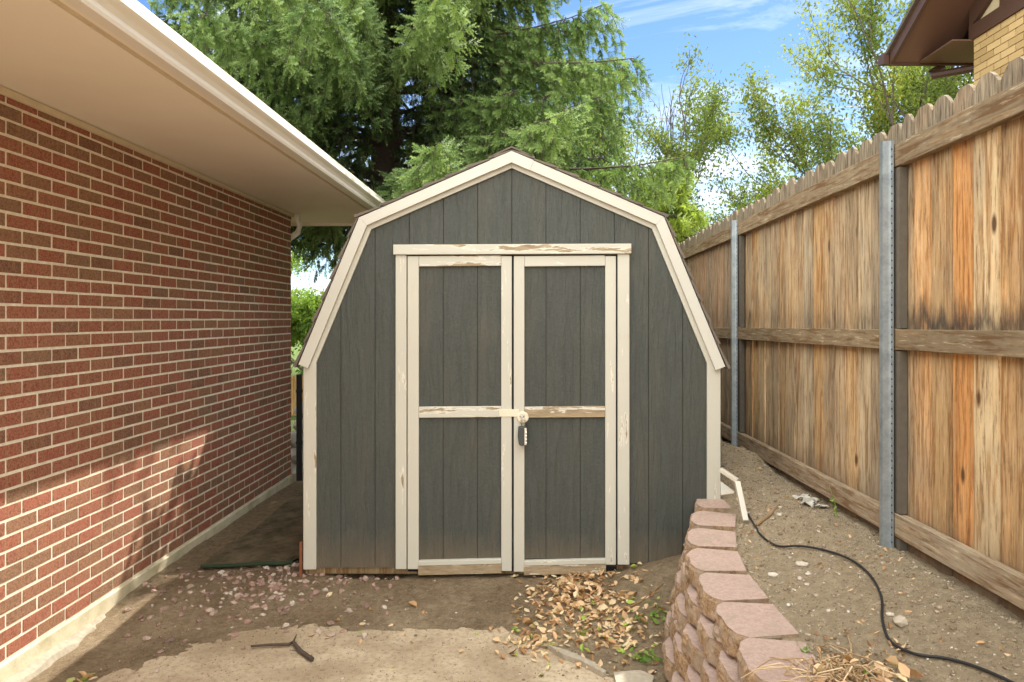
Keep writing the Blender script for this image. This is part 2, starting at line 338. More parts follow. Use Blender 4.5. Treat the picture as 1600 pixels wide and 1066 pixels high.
ramped('leaf_locust', [(0, (.055,.085,.025)), (.5, (.14,.18,.05)), (.85, (.27,.30,.08)), (1, (.42,.36,.10))], .8, .4)
ramped('leaf_bright', [(0, (.08,.14,.03)), (.6, (.18,.26,.05)), (1, (.30,.36,.08))], .8, .4)
M['bark'] = plain('bark', (.075,.055,.042), .95, 0, .4, 30); M['bark_grey'] = plain('bark_grey', (.13,.11,.09), .95, 0, .35, 30)
M['mat_green'] = plain('mat_green', (.025,.045,.022), .98, 0, .3, 200)
n = NM('mat_top', .98, .05); v = n.tc(); n.color(n.mix(n.ramp(n.noise(v, 6, 7, .7), [(.35, 0), (.65, 1)]), (.07,.062,.036), (.21,.16,.105))); n.bump(n.noise(v, 160, 4, .8), 1, .008); M['mat_top'] = n.m
n = NM('rug_stone', .9, .2); v = n.tc(); n.color(n.ramp(n.noise(v, 9, 5), [(.3, (.28,.26,.22)), (.7, (.58,.54,.47))])); n.bump(n.noise(v, 30, 5), .5, .01); M['stone'] = n.m

# ------------------------------------------------------------ ground
F = 4.25                                    # depth of the shed's front wall
WC = [(1.07,4.18,-17), (.965,3.83,-17), (.873,3.50,-14), (.810,3.18,-8), (.787,2.865,-1), (.785,2.555,1), (.775,2.245,-3), (.775,1.935,0), (.785,1.62,4), (.80,1.31,4), (.82,1.0,4)]
wy = np.array([c[1] for c in WC][::-1]); wx = np.array([c[0] for c in WC][::-1])
def wall_x(y): return np.where(y < 4.3, np.interp(y, wy, wx), 1.04)
SLAB = [(9,-16), (-2.25,-16), (-2.1,2.0), (-2.1,2.6), (-2.0,3.0), (-1.75,3.35), (-1.5,3.62), (-1.1,3.74), (-.6,3.66), (-.35,3.72), (-.15,3.70), (.02,3.46), (.2,3.40), (.33,3.28), (.50,3.10), (.56,2.6), (.5,1.5), (.5,.6), (1.5,.4), (9,.4)]  # visible patio, plus an unseen stretch behind the camera added for bounce light
def in_poly(x, y, P):
    ins = np.zeros(x.shape, bool); n_ = len(P)
    for i in range(n_):
        x0, y0 = P[i]; x1, y1 = P[(i+1) % n_]
        c_ = ((y0 > y) != (y1 > y)) & (x < (x1-x0)*(y-y0)/((y1-y0) if y1 != y0 else 1e-9)+x0); ins ^= c_
    return ins
def dist_poly(x, y, P):
    d = np.full(x.shape, 1e9)
    for i in range(len(P)):
        x0, y0 = P[i]; x1, y1 = P[(i+1) % len(P)]; dx, dy = x1-x0, y1-y0; t = np.clip(((x-x0)*dx+(y-y0)*dy)/(dx*dx+dy*dy), 0, 1)
        d = np.minimum(d, np.hypot(x-x0-t*dx, y-y0-t*dy))
    return np.where(in_poly(x, y, P), -d, d)
def height(x, y):
    x = np.asarray(x, float); y = np.asarray(y, float)
    dn = fbm(x, y, 3.0, 5)-.45; dn2 = fbm(x, y, 16, 9)-.45; dn3 = vnoise(x, y, 45, 3)-.5
    near = (y < 9) & (np.abs(x) < 3)
    lo = -.045+.045*sstep(-2.2, -1.2, x)+.055*sstep(3.5, 4.25, y)+.10*sstep(.15, 1.0, x)*sstep(3.3, 4.3, y)+.03*sstep(.45, .9, x)
    lo = lo-.04*sstep(.35, 0, np.hypot((x+.93)/1.0, (y-4.30)/.35))*.9-.05*sstep(6, 9, y)
    sd0 = dist_poly(x, y, SLAB)+.10*(fbm(x, y, 5, 21)-.45)
    lo = lo+.024*dn+.012*dn2+.004*dn3
    edge = np.clip(sd0*.07, -.035, .012)+.011*(fbm(x, y, 9, 33)-.45)*2+.006*dn3+.004*dn2
    lo = np.where(sd0 < -.45, -.03, np.where(sd0 < .12, edge*(1-sstep(.0, .12, sd0))+lo*sstep(.0, .12, sd0), lo)); lo = np.where((sd0 < -.25), np.minimum(lo, -.002+.012*(fbm(x, y, 7, 55)-.5)), lo)
    hi = .495+.105*sstep(.95, 1.5, x)-.005*(y-2)+.030*dn+.018*dn2+.006*dn3
    hi = hi+(.13+.10*(fbm(x, y, 14, 71)-.45))*sstep(.42, 0, np.hypot((x-1.30)/1.0, (y-4.95)/1.3))+.03*sstep(.3, 0, np.hypot(x-1.2, y-4.55))
    w = wall_x(y); k = sstep(-.015, .015, x-(w+.03))
    k = k*sstep(16, 12, y)*sstep(.80, .98, y)
    h = lo*(1-k)+hi*k
    return h
def axis(lo, hi, d, far):
    a = np.arange(lo, hi, d); ex = []
    s = d; p = hi
    while p < far: p += s; s *= 1.28; ex.append(p)
    a = np.concatenate([a, [hi], ex]); ex = []; s = d; p = lo
    while p > -far: p -= s; s *= 1.28; ex.append(p)
    return np.concatenate([ex[::-1], a])
gx = axis(-2.4, 1.75, .02, 400); gy = axis(2.0, 5.6, .02, 400)
XX, YY = np.meshgrid(gx, gy); ZZ = height(XX, YY)
V = np.stack([XX.ravel(), YY.ravel(), ZZ.ravel()], 1); nx, ny = len(gx), len(gy)
i, j = np.meshgrid(np.arange(nx-1), np.arange(ny-1)); q = (j*nx+i).ravel(); Fq = np.stack([q, q+1, q+nx+1, q+nx], 1)
g = trimesh('ground', V, Fq, np.zeros(len(Fq)), M['dirt'], k=4); g['kind'] = 'structure'
g.data.polygons.foreach_set('use_smooth', [True]*len(g.data.polygons))
def gz(x, y): return float(height(np.array([x]), np.array([y]))[0])
def gzs(x, y):                               # ground or slab, whichever is on top
    h = gz(x, y); return max(h, 0.0) if in_poly(np.array([x]), np.array([y]), SLAB)[0] else h
# worn concrete slab, its broken edge showing here and there
m = MB(); rp = []
for a_, b_ in zip(SLAB, SLAB[1:]+SLAB[:1]):
    ln = math.dist(a_, b_); k = max(1, int(ln/.06)) if a_[1] > 2.4 or b_[1] > 2.4 else 1
    for t in range(k):
        f = t/k; jx, jy = random.uniform(-.012, .012), random.uniform(-.012, .012)
        rp.append((a_[0]+(b_[0]-a_[0])*f+jx, a_[1]+(b_[1]-a_[1])*f+jy))
m.prism(rp[::-1], 'z', -.08, 0.0); o = m.build('path', M['slab'], origin=(0,0,0)); o['kind'] = 'structure'

# ------------------------------------------------------------ left house
XW = -2.3
house = empty('brick_house', (-5.5, 3, 0), 'red brick house with beige soffit and white gutter, left of the shed', 'house')
m = MB(); cz, cl = .0676, .2032; rg = random.Random(3)
z0 = .076; YE = 6.94
for r_ in range(37):
    zz = z0+r_*cz; ph = 3.272+(0 if r_ % 2 == 1 else cl/2)
    kb = math.floor((-1.5-ph)/cl)
    y = ph+kb*cl
    while y < YE-.005:
        y0 = max(y+.0058, -1.5); y1 = min(y+cl-.0058, YE-.002)
        if y1-y0 > .02:
            t = rg.random()*.7+.15+.25*math.sin(zz*3.1+1.2)*.5; t = min(1, max(0, t+rg.uniform(-.12, .12)))
            if rg.random() < .07: t = rg.choice([0.0, 1.0])
            dx = rg.uniform(-.0010, .0015); dz = rg.uniform(-.0013, .0013); y0 += rg.uniform(-.0015, .0015); y1 += rg.uniform(-.0015, .0015)
            m.box((XW-.08, y0, zz+.0064+dz), (XW+dx, y1, zz+cz-.0064+dz), t)
        y += cl
    x = XW-.1                                  # the end wall, turning the corner
    while x > -8.9:
        m.box((x-.19, YE-.09, zz+.0055), (x, YE+.001, zz+cz-.0055), rg.random()); x -= cl
m.build('brickwork', M['brick'], house, origin=(XW, 3, 0), bevel=.0015)
m = MB(); m.box((-9, -1.5, .07), (XW-.0025, YE-.003, 2.60)); m.build('wall', M['mortar'], house, origin=(XW, 3, 0))
m = MB(); m.box((-9.0, -1.5, -.4), (XW+.012, YE+.012, .069)); m.build('foundation', M['foundation'], house, bevel=.006, origin=(XW, 3, 0))
m = MB(); vs = []; ns_ = 90
for k in range(ns_+1):
    y = 1.6+k*.026; a_ = .055*(1-k/ns_)+.035*float(vnoise(np.array(y), np.array(1.0), 9, 2)); b_ = .05*float(vnoise(np.array(y), np.array(3.0), 22, 2))
    vs += [(XW+.005, y, .0), (XW+.02, y, -.012+b_*.5-.02*k/ns_), (XW+.03+a_*.7, y, -.03+b_*.5-.015*k/ns_), (XW+.045+a_*1.3, y, -.10)]
m.add(vs, [(k*4+i_, k*4+i_+1, k*4+i_+5, k*4+i_+4) for k in range(ns_) for i_ in range(3)]); m.build('concrete_spill', M['rough_concrete'], house)
zs = CH+1.006
m = MB(); m.box((-9.8, -2.3, zs), (-1.524, 7.62, zs+.02)); m.build('soffit', M['soffit'], house, origin=(XW, 3, zs))
m = MB(); m.prism([(XW-.01, zs-.004), (XW+.022, zs-.004), (XW+.022, zs-.028), (XW+.012, zs-.034), (XW-.01, zs-.034)], 'y', -1.5, YE+.02); m.build('wall_trim', M['soffit_edge'], house)
m = MB(); m.box((-1.524, -2.3, zs+.008), (-1.478, 7.60, zs+.03)); m.build('soffit_groove', M['soffit_edge'], house)
m = MB(); m.box((-1.478, -2.3, zs-.012), (-1.456, 7.64, zs+.17)); m.box((-9.8, 7.60, zs-.03), (-1.479, 7.645, zs+.17)); m.build('fascia', M['soffit'], house, bevel=.003)
gp = [(-1.455, zs-.014), (-1.408, zs-.014), (-1.402, zs-.002), (-1.404, zs+.016), (-1.392, zs+.034), (-1.374, zs+.044), (-1.366, zs+.052), (-1.366, zs+.074), (-1.372, zs+.074), (-1.374, zs+.060), (-1.455, zs+.060)]
m = MB(); m.prism(gp, 'y', -2.3, 7.66); m.build('gutter', M['gutter'], house)
m = MB(); rg = random.Random(5)                # hipped roof
P4 = [(-1.40, 7.70), (-9.9, 7.70), (-9.9, -2.4), (-1.40, -2.4)]; zr = zs+.085
m.add([(-1.40, 7.70, zr), (-9.9, 7.70, zr), (-9.9, -2.4, zr), (-1.40, -2.4, zr), (-5.65, 3.9, zr+1.35), (-5.65, 1.4, zr+1.35)], [(0,1,4), (1,2,5,4), (2,3,5), (3,0,4,5), (3,2,1,0)], .4)
m.build('roof', M['shingle'], house)
m = MB(); c0 = Vector((-2.265, 7.03, zs))
m.tube([c0+Vector(p) for p in ((0,.0,0), (0,.0,-.06), (.02,-.01,-.10), (.0,-.005,-.17), (-.07,0,-.22), (-.12,.0,-.28), (-.12,.0,-2.4))], .028, 10); m.build('downspout', M['gutter'], house, smooth=True)

# ------------------------------------------------------------ shed
k_ = F/FPX; CX = (799.7-VX)*k_
def S(px, py): return ((px-VX)*k_, CH-(py-VY)*k_)
shed = empty('garden_shed', (CX, F+1.4, .1), 'grey barn-style shed with cream trim and double doors behind the bare patio', 'shed')
BY = 7.1
# outer outline of the rake trim
Pk = S(799.7, 238); KL = S(563, 341); KR = S(1036, 340); LL = S(469, 569); LR = S(1131, 572)
xl, xr = S(475, 0)[0], S(1125, 0)[0]
prof = [(xl, S(0, 890)[1]), (xl, S(0, 556)[1]), (KL[0]+.03, KL[1]-.04), (Pk[0], Pk[1]-.05), (KR[0]-.03, KR[1]-.04), (xr, S(0, 556)[1]), (xr, S(0, 890)[1])]
def top_z(x):
    xs = [p[0] for p in prof[1:6]]; zs_ = [p[1] for p in prof[1:6]]; return float(np.interp(x, xs, zs_))
m = MB(); m.prism([(p[0]+(.004 if i < 3 else -.004 if i > 3 else 0), p[1]-(.004 if 0 < i < 6 else 0)) for i, p in enumerate(prof)][::-1], 'y', F+.012, BY); m.build('wall', M['groove'], shed)
zb = S(0, 887)[1]; gs = .2007
def strips(x0, x1, bot, topf, yf, yb, cutdoor=None):
    m = MB(); ks = math.floor((x0-CX)/gs)
    while CX+ks*gs < x1:
        a, b = max(x0, CX+ks*gs+.0017), min(x1, CX+(ks+1)*gs-.0017)
        if b-a > .004:
            brk = [a]+[p[0] for p in prof[2:5] if a < p[0] < b]+[b]
            pts = [(a, bot), (b, bot)]+[(q_, topf(q_)) for q_ in brk[::-1]]
            m.prism(pts, 'y', yf, yb)
        ks += 1
    return m
dl, dr, dt = S(636, 0)[0], S(964, 0)[0], S(0, 400)[1]
m = strips(xl+.01, dl, zb, top_z, F, F+.014)
m2 = strips(dr, xr-.01, S(0, 880)[1], top_z, F, F+.014); m3 = strips(dl, dr, dt-.01, top_z, F, F+.014)
for q_ in (m2, m3): m.add(q_.v, q_.f, 0)
m.build('siding', M['siding'], shed)
# side sidings (grooved), for views from the side
for sx in (xl, xr):
    m = MB(); y = F+.02
    while y < BY:
        a, b = (sx-.012, sx+.002) if sx < 0 else (sx-.002, sx+.012); m.box((a, y, zb), (b, min(BY, y+gs-.007), S(0, 560)[1])); y += gs
    m.build('side_siding', M['siding'], shed)
# roof: courses of shingles on four slopes
def off(p, q, d):                             # outward normal offset of the segment p->q
    dx, dz = q[0]-p[0], q[1]-p[1]; l = math.hypot(dx, dz); return (-dz/l*d, dx/l*d)
m = MB(); rg = random.Random(11)
for (p, q, sg) in ((LL, KL, 1), (KL, Pk, 1), (LR, KR, -1), (KR, Pk, -1)):
    n0 = off(p, q, sg*1.0); ln = math.dist(p, q); nc = max(2, round(ln/.135)); ex = -.02
    for c_ in range(nc):
        t0, t1 = c_/nc+(ex/ln if c_ == 0 else 0), min(1.0, (c_+1.25)/nc)
        A = (p[0]+(q[0]-p[0])*t0, p[1]+(q[1]-p[1])*t0); B = (p[0]+(q[0]-p[0])*t1, p[1]+(q[1]-p[1])*t1)
        y = F-.045
        while y < BY+.05:
            w_ = .30+rg.uniform(-.01, .01); y1 = min(y+w_, BY+.06); th = .011+rg.uniform(0, .004); lf = rg.uniform(0, .004)
            pts = [(A[0]+n0[0]*(.003+lf), A[1]+n0[1]*(.003+lf)), (B[0]+n0[0]*.001, B[1]+n0[1]*.001), (B[0]+n0[0]*.006, B[1]+n0[1]*.006), (A[0]+n0[0]*(th+.008+lf), A[1]+n0[1]*(th+.008+lf))]
            if sg > 0: pts = pts[::-1]
            m.prism(pts, 'y', y, y1-.004, rg.random()); y = y1
for y in np.arange(F-.045, BY, .22):          # ridge caps
    for sg, K in ((-1, KL), (1, KR)):
        dx, dz = K[0]-Pk[0], K[1]-Pk[1]; l = math.hypot(dx, dz); e = (Pk[0]+dx/l*.13, Pk[1]+dz/l*.13); 
        pts = [(Pk[0], Pk[1]+.016), (e[0], e[1]+.016), (e[0], e[1]+.024), (Pk[0], Pk[1]+.026)]
        m.prism(pts if sg > 0 else pts[::-1], 'y', float(y), float(y)+.25, rg.random())
m.build('roof', M['shingle'], shed)
# rake trim: wide board with a narrow board inside it
def quad_board(name, pts, y0, y1, mat, a, b, bevel=.002):
    m = MB(); m.prism(pts, 'y', y0, y1); ang = -math.atan2(b[1]-a[1], b[0]-a[0])
    return m.build(name, mat, shed, origin=(a[0], y0, a[1]), rot=ang, bevel=bevel)
def inset_chain(chain, d):                    # mitred inward offset of a polyline running left to right over the top
    out = []; n_ = len(chain)
    for i in range(n_):
        ns = []
        if i > 0: ns.append(off(chain[i-1], chain[i], -1))
        if i < n_-1: ns.append(off(chain[i], chain[i+1], -1))
        if len(ns) == 1: b = ns[0]; s_ = d
        else:
            bx, bz = ns[0][0]+ns[1][0], ns[0][1]+ns[1][1]; l = math.hypot(bx, bz); b = (bx/l, bz/l); s_ = d/(b[0]*ns[0][0]+b[1]*ns[0][1])
        out.append((chain[i][0]+b[0]*s_, chain[i][1]+b[1]*s_))
    return out
ch = [LL, KL, Pk, KR, LR]; c1 = inset_chain(ch, .062); c2 = inset_chain(ch, .088); c0_ = inset_chain(ch, .002)
for i in range(4):
    A, B = ch[i], ch[i+1]; a, b = (A, B) if i < 2 else (B, A)
    e = .0008
    quad_board('fascia_board', [c0_[i], c1[i], c1[i+1], c0_[i+1]], F-.042, F-.016, M['aluminium_cream'], A, B)
    quad_board('rake_trim', [c0_[i], c2[i], c2[i+1], c0_[i+1]], F-.0155, F-.001, M['cream'], A, B)
for sg, K in ((-1, KL), (1, KR)):             # short flashing plates folded over the peak
    dx, dz = K[0]-Pk[0], K[1]-Pk[1]; l = math.hypot(dx, dz); e = (Pk[0]+dx/l*.14, Pk[1]+dz/l*.14); dn = off(Pk, K, -1 if sg > 0 else 1)
    p1 = (c0_[2][0], c0_[2][1]); p2 = (c1[2][0], c1[2][1]-.001)
    pts = [p1, p2, (e[0]+dn[0]*.064, e[1]+dn[1]*.064), (e[0]+dn[0]*.001, e[1]+dn[1]*.001)]
    quad_board('peak_plate', pts if sg < 0 else pts[::-1], F-.045, F-.0425, M['aluminium_cream'], Pk, K, .0005)
def vboard(name, x0, x1, y0p, y1p, mat, d0=F-.02, d1=F-.001, parent=None, lean=0.0, bevel=.003):
    """upright board, px limits; its own X axis runs along its length"""
    a, b = S(x0, y0p), S(x1, y1p); m = MB(); m.prism([(a[0], b[1]), (b[0], b[1]), (b[0]+lean, a[1]), (a[0]+lean, a[1])], 'y', d0, d1)
    return m.build(name, M[mat], parent or shed, origin=((a[0]+b[0])/2, d0, b[1]), rot=-R(90), bevel=bevel)
def hboard(name, x0, x1, y0p, y1p, mat, d0=F-.02, d1=F-.001, parent=None, drop=0.0, bevel=.003):
    a, b = S(x0, y0p), S(x1, y1p); m = MB(); m.prism([(a[0], b[1]), (b[0], b[1]+drop), (b[0], a[1]+drop), (a[0], a[1])], 'y', d0, d1)
    return m.build(name, M[mat], parent or shed, origin=(a[0], d0, b[1]), rot=0, bevel=bevel)
vboard('corner_board', 475, 495, 568, 889, 'cream_worn', F-.0148, F+.09); vboard('corner_board', 1104, 1125, 562, 800, 'cream_worn', F-.0148, F+.09)
hboard('door_header', 616.5, 985, 383.5, 399, 'cream_peeled', F-.045, F-.001, drop=.006)
vboard('door_jamb', 619.5, 636.5, 399.3, 887, 'cream_worn', F-.030, F-.001); vboard('door_jamb', 964.2, 982.5, 397.3, 880, 'cream_worn', F-.030, F-.001)
m = MB(); a, b = S(637, 400), S(963.6, 893); m.box((a[0], F+.0, b[1]), (b[0], F+.0118, a[1])); m.build('doorway', M['dark_gap'], shed)
m = MB(); a, b = S(476, 889), S(1124, 898); m.box((a[0], F+.01, b[1]), (b[0], F+.05, a[1]+.02), .4); m.box((a[0], F+.05, b[1]), (a[0]+.09, BY, a[1]+.02), .2); m.box((b[0]-.09, F+.05, b[1]), (b[0], BY, a[1]+.02), .8); m.build('base_beam', M['skid'], shed, bevel=.004)
def door(x0, x1, xs0, xs1, label, bot, sag):
    a = S(x0, 401); dn = empty('tmp', (a[0], F, .1), '', '')
    return dn
def make_door(x0, xi0, xi1, x1, bl, br, lab, mid, bottom_y, sag):
    m = strips(S(xi0-2, 0)[0], S(xi1+2, 0)[0], S(0, bottom_y)[1], lambda q_: S(0, 402)[1], F-.010, F-.0005)
    d = m.build('door', M['siding_dusty' if lab else 'siding'], shed)
    vboard('stile', x0, xi0, 401, bl, 'cream', F-.030, F-.0102, d); vboard('stile', xi1, x1, 401, br, 'cream_worn', F-.030, F-.0102, d)
    hboard('rail', xi0+.2, xi1-.2, 401, 417, 'cream_peeled' if lab else 'cream_worn', F-.029, F-.0102, d, sag)
    hboard('rail', xi0+.2, xi1-.2, 635, 652, mid, F-.029, F-.0102, d, sag)
    hboard('bottom_rail', xi0-.5, xi1+.5, 873.5, 881, 'cream_worn', F-.040, F-.0102, d, .012)
    hboard('kick_board', xi0-1, xi1+1, 881.3, 896, 'cream_bare', F-.036, F-.0102, d, .012)
    return d
m = MB(); m.box((S(638,0)[0], F-.0006, S(0, 885)[1]), (S(962,0)[0], F-.0001, S(0, 401)[1])); m.build('door_back', M['groove'], shed)
D1 = make_door(638, 655.5, 783.5, 799.8, 887, 890, 1, 'cream_peeled', 874, .004)
D2 = make_door(803, 819.5, 945, 961.5, 891, 880, 0, 'cream_bare', 872, .004)
# hasp with its round staple plate
a, b = S(782.5, 638.5), S(811, 650); m = MB(); m.box((a[0], F-.0345, b[1]), (b[0], F-.0305, a[1])); m.box((a[0]-.008, F-.036, b[1]+.003), (a[0]+.004, F-.0295, a[1]-.003))
hasp = m.build('hasp', M['hasp_paint'], D1, bevel=.001)
c_ = S(817, 651); m = MB(); m.tube([(c_[0], F-.0305, c_[1]), (c_[0], F-.036, c_[1]), (c_[0], F-.040, c_[1])], [.034, .034, .029], 24)
for dx, dz in ((.012, .018), (.014, -.014), (-.018, -.018), (-.006, .022)): m.tube([(c_[0]+dx, F-.040, c_[1]+dz), (c_[0]+dx, F-.043, c_[1]+dz)], .005, 8)
st = m.build('staple_plate', M['hasp_paint'], D2, smooth=False); m = MB()
m.tube([(c_[0]-.004+.011*math.cos(t), F-.042-.020*math.sin(t), c_[1]+.008) for t in np.linspace(0, math.pi, 9)], .0035, 8); m.build('staple', M['lock_metal'], D2, smooth=True)
# padlock hanging from the staple
pl = empty('padlock', (c_[0], F-.06, c_[1]-.05), 'dark combination padlock hanging from the hasp of the shed doors', 'padlock')
x0 = c_[0]-.004; m = MB(); zt = S(0, 664)[1]; zbt = S(0, 693)[1]; xa, xb = S(809.5, 0)[0], S(823.5, 0)[0]
body = [(xa+.003, zt), (xa-.001, (zt+zbt)/2), (xa+.006, zbt+.006), (xa+.02, zbt), (xb-.004, zbt+.004), (xb+.001, (zt+zbt)/2), (xb-.006, zt)]
m.prism(body, 'y', F-.088, F-.046); m.build('body', M['lock_dark'], pl, bevel=.004)
m = MB(); m.tube([(x0-.004, F-.066, zt-.006)]+[(x0-.004+.010-.010*math.cos(t), F-.066, zt+.030+.014*math.sin(t)) for t in np.linspace(0, math.pi, 9)]+[(x0+.016, F-.066, zt-.006)], .0035, 8); m.build('shackle', M['lock_metal'], pl, smooth=True)
m = MB()
for q_ in range(4): z = zbt+.018+q_*.020; m.tube([(xb-.008, F-.0905, z), (xb-.001, F-.0905, z)], .0085, 14)
m.prism([(xb-.014, zbt+.006), (xb-.002, zbt+.006), (xb-.002, zt-.006), (xb-.014, zt-.004)], 'y', F-.0895, F-.0885); m.build('dial', M['lock_metal'], pl)
m = MB(); a = W(470.5, 846, F-.02); m.box((a.x-.007, F-.03, -.02), (a.x+.007, F-.018, a.z)); tag(m.build('stake', M['rust'], bevel=.001), 'rusty thin metal stake at the left front corner of the shed', 'stake')

# ------------------------------------------------------------ right fence
fence = empty('wooden_fence', (1.58, 5, .55), 'tall dog-eared cedar fence with weathered rails along the right side', 'fence')
XP, XR_ = 1.58, 1.54
def fz(y): return -.0095*(y-2.26)
posts = [.65, 3.10, 5.42, 7.76, 10.1]
rg = random.Random(21); bays = [-1.7]+posts+[12.4]
for bi in range(len(bays)-1):
    m = MB(); y = bays[bi]; 
    while y < bays[bi+1]-.02:
        w_ = .139+rg.uniform(-.004, .004); y1 = min(y+w_, bays[bi+1]-.001); g_ = rg.uniform(.004, .009); zt = 2.432+fz(y)+rg.uniform(-.010, .010); zz = (.55 if y > .8 else .02)+rg.uniform(-.01, .01)+fz(y)
        dx = rg.uniform(0, .003)+(.007 if len(m.f) % 20 == 0 else 0); cx_ = .030+rg.uniform(-.004, .004); e = .042; yy = y1-g_
        pts = [(y, zz), (yy, zz), (yy, zt-e), (yy-cx_*.75, zt-e*.35), (yy-cx_*1.35, zt), (y+cx_*1.35, zt), (y+cx_*.75, zt-e*.35), (y, zt-e)]
        m.prism(pts, 'x', XP+dx, XP+dx+.016, rg.random()); y = y1
    o = m.build('picket_panel', M['picket' if bi < 2 else 'picket_tan' if bi == 2 else 'picket_grey'], fence, origin=(XP, (bays[bi]+bays[bi+1])/2, .5))
for bi in range(len(bays)-1):
    a, b = bays[bi]+.004, bays[bi+1]-.004
    for nm_, z1, z0, mt, prd in (('rail', 2.318, 2.221, 'rail', 0), ('rail', 1.532, 1.446, 'rail', 0), ('rail', .752, .655, 'rail_low', .0)):
        m = MB(); d0 = rg.uniform(-.004, .004); rr = rg.random()
        x0 = XR_+rg.uniform(-.002, .003)
        m.add([(x0, a, z0+fz(a)+d0), (XP-.001, a, z0+fz(a)+d0), (XP-.001, b, z0+fz(b)), (x0, b, z0+fz(b)), (x0, a, z1+fz(a)+d0), (XP-.001, a, z1+fz(a)+d0), (XP-.001, b, z1+fz(b)), (x0, b, z1+fz(b))],
              [(0,3,2,1),(4,5,6,7),(0,1,5,4),(1,2,6,5),(2,3,7,6),(3,0,4,7)], rr)
        m.build(nm_, M[mt], fence, bevel=.003)
for py_ in posts:                              # pressed steel posts with perforated flanges
    yb_ = py_; z1 = 2.335+fz(yb_); z0 = .45; m = MB()
    c0 = XR_-.004
    prf = [(c0, yb_-.034), (c0-.004, yb_-.034), (c0-.004, yb_-.018), (c0-.038, yb_-.015), (c0-.038, yb_+.015), (c0-.004, yb_+.018), (c0-.004, yb_+.034), (c0, yb_+.034), (c0, yb_+.020), (c0-.034, yb_+.017-.004), (c0-.034, yb_-.013), (c0, yb_-.020)]
    m.prism(prf, 'z', z0, z1); p_ = m.build('post', M['galv'], fence)
    if py_ < 6:
        m = MB()
        for z in np.arange(.62, 2.30, .0315):
            for s_ in (-1, 1): m.tube([(c0-.0042, yb_+s_*.026, float(z)), (c0-.0050, yb_+s_*.026, float(z))], .0042, 8)
        m.build('punched_holes', M['dark_gap'], p_)['kind'] = 'stuff'
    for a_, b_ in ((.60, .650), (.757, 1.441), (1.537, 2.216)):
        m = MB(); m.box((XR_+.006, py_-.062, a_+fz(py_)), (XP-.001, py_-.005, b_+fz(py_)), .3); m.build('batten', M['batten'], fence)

# ------------------------------------------------------------ retaining wall of split-face blocks
rw = empty('retaining_wall', (.82, 3, 0), 'stepped retaining wall of pink split-face blocks beside the shed', 'retaining wall')
def block_mesh(seed, L_=.304, D=.225, H_=.094):
    rg = random.Random(seed)
    # front is -x. outline in (x,y): chamfered front corners, tapered back
    out = []
    fr = [(-D*.28, -L_/2), (-D*.42, -L_*.40), (-D*.5, -L_*.22), (-D*.5, 0), (-D*.5, L_*.22), (-D*.42, L_*.40), (-D*.28, L_/2)]
    sub = []
    for a_, b_ in zip(fr, fr[1:]): sub += [(a_[0]+(b_[0]-a_[0])*q/4, a_[1]+(b_[1]-a_[1])*q/4) for q in range(4)]
    sub += [fr[-1]]; front_n = len(sub)
    out = sub+[(D*.5, L_*.42), (D*.5, -L_*.42)]; n_ = len(out)
    lv = [0, .1, .22, .34, .46, .58, .70, .82, .93, 1.0]; vs = []; cx_ = [(rg.uniform(0, front_n), rg.random(), rg.uniform(-.010, .010)) for _ in range(9)]
    for li, t in enumerate(lv):
        for k, (x, y) in enumerate(out):
            if k < front_n:
                near_ = min(cx_, key=lambda c: ((c[0]-k)/6)**2+((c[1]-t)*1.2)**2)[2]       # broken facets
                jj = (rg.uniform(-.0035, .0035)+near_)*(1 if 0 < li < len(lv)-1 else .35); e_ = .006 if li in (0,) else 0
                l_ = math.hypot(x, y); x2, y2 = x+jj*(x/l_)*-1+(-.006 if 0 < li < 8 else 0)+e_, y+jj*(y/l_)*.5
            else: x2, y2 = x, y
            vs.append((x2, y2, H_*t+(rg.uniform(-.002, .002) if 0 < li < len(lv)-1 and k < front_n else 0)))
    fs = [(a*n_+k, a*n_+(k+1) % n_, (a+1)*n_+(k+1) % n_, (a+1)*n_+k) for a in range(len(lv)-1) for k in range(n_)]
    fs += [tuple(range(n_))[::-1], tuple((len(lv)-1)*n_+k for k in range(n_))]
    return vs, fs
protos = [block_mesh(s_) for s_ in range(7)]
def place_block(x, y, z, deg, seed):
    vs, fs = protos[seed % 7]; m = MB(); c_, s_ = math.cos(R(deg)), math.sin(R(deg)); rg = random.Random(seed*3+1)
    tx = rg.uniform(-.006, .006)
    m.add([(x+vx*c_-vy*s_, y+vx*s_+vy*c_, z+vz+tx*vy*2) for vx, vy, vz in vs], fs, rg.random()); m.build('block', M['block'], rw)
TOPZ = .518; sd_i = 0
xs_, ys_, ds_ = [c[0] for c in WC], [c[1] for c in WC], [c[2] for c in WC]
for c_ in range(5):
    z = TOPZ-(c_+1)*.1
    for i, (x, y, d) in enumerate(WC):
        if c_ % 2:                              # running bond
            if i == len(WC)-1: continue
            x, y, d = (x+WC[i+1][0])/2, (y+WC[i+1][1])/2, (d+WC[i+1][2])/2
        if c_ >= 2 and y > 4.15: continue
        place_block(x-.026*c_, y, z, -d if False else d*-1*-1, sd_i); sd_i += 1

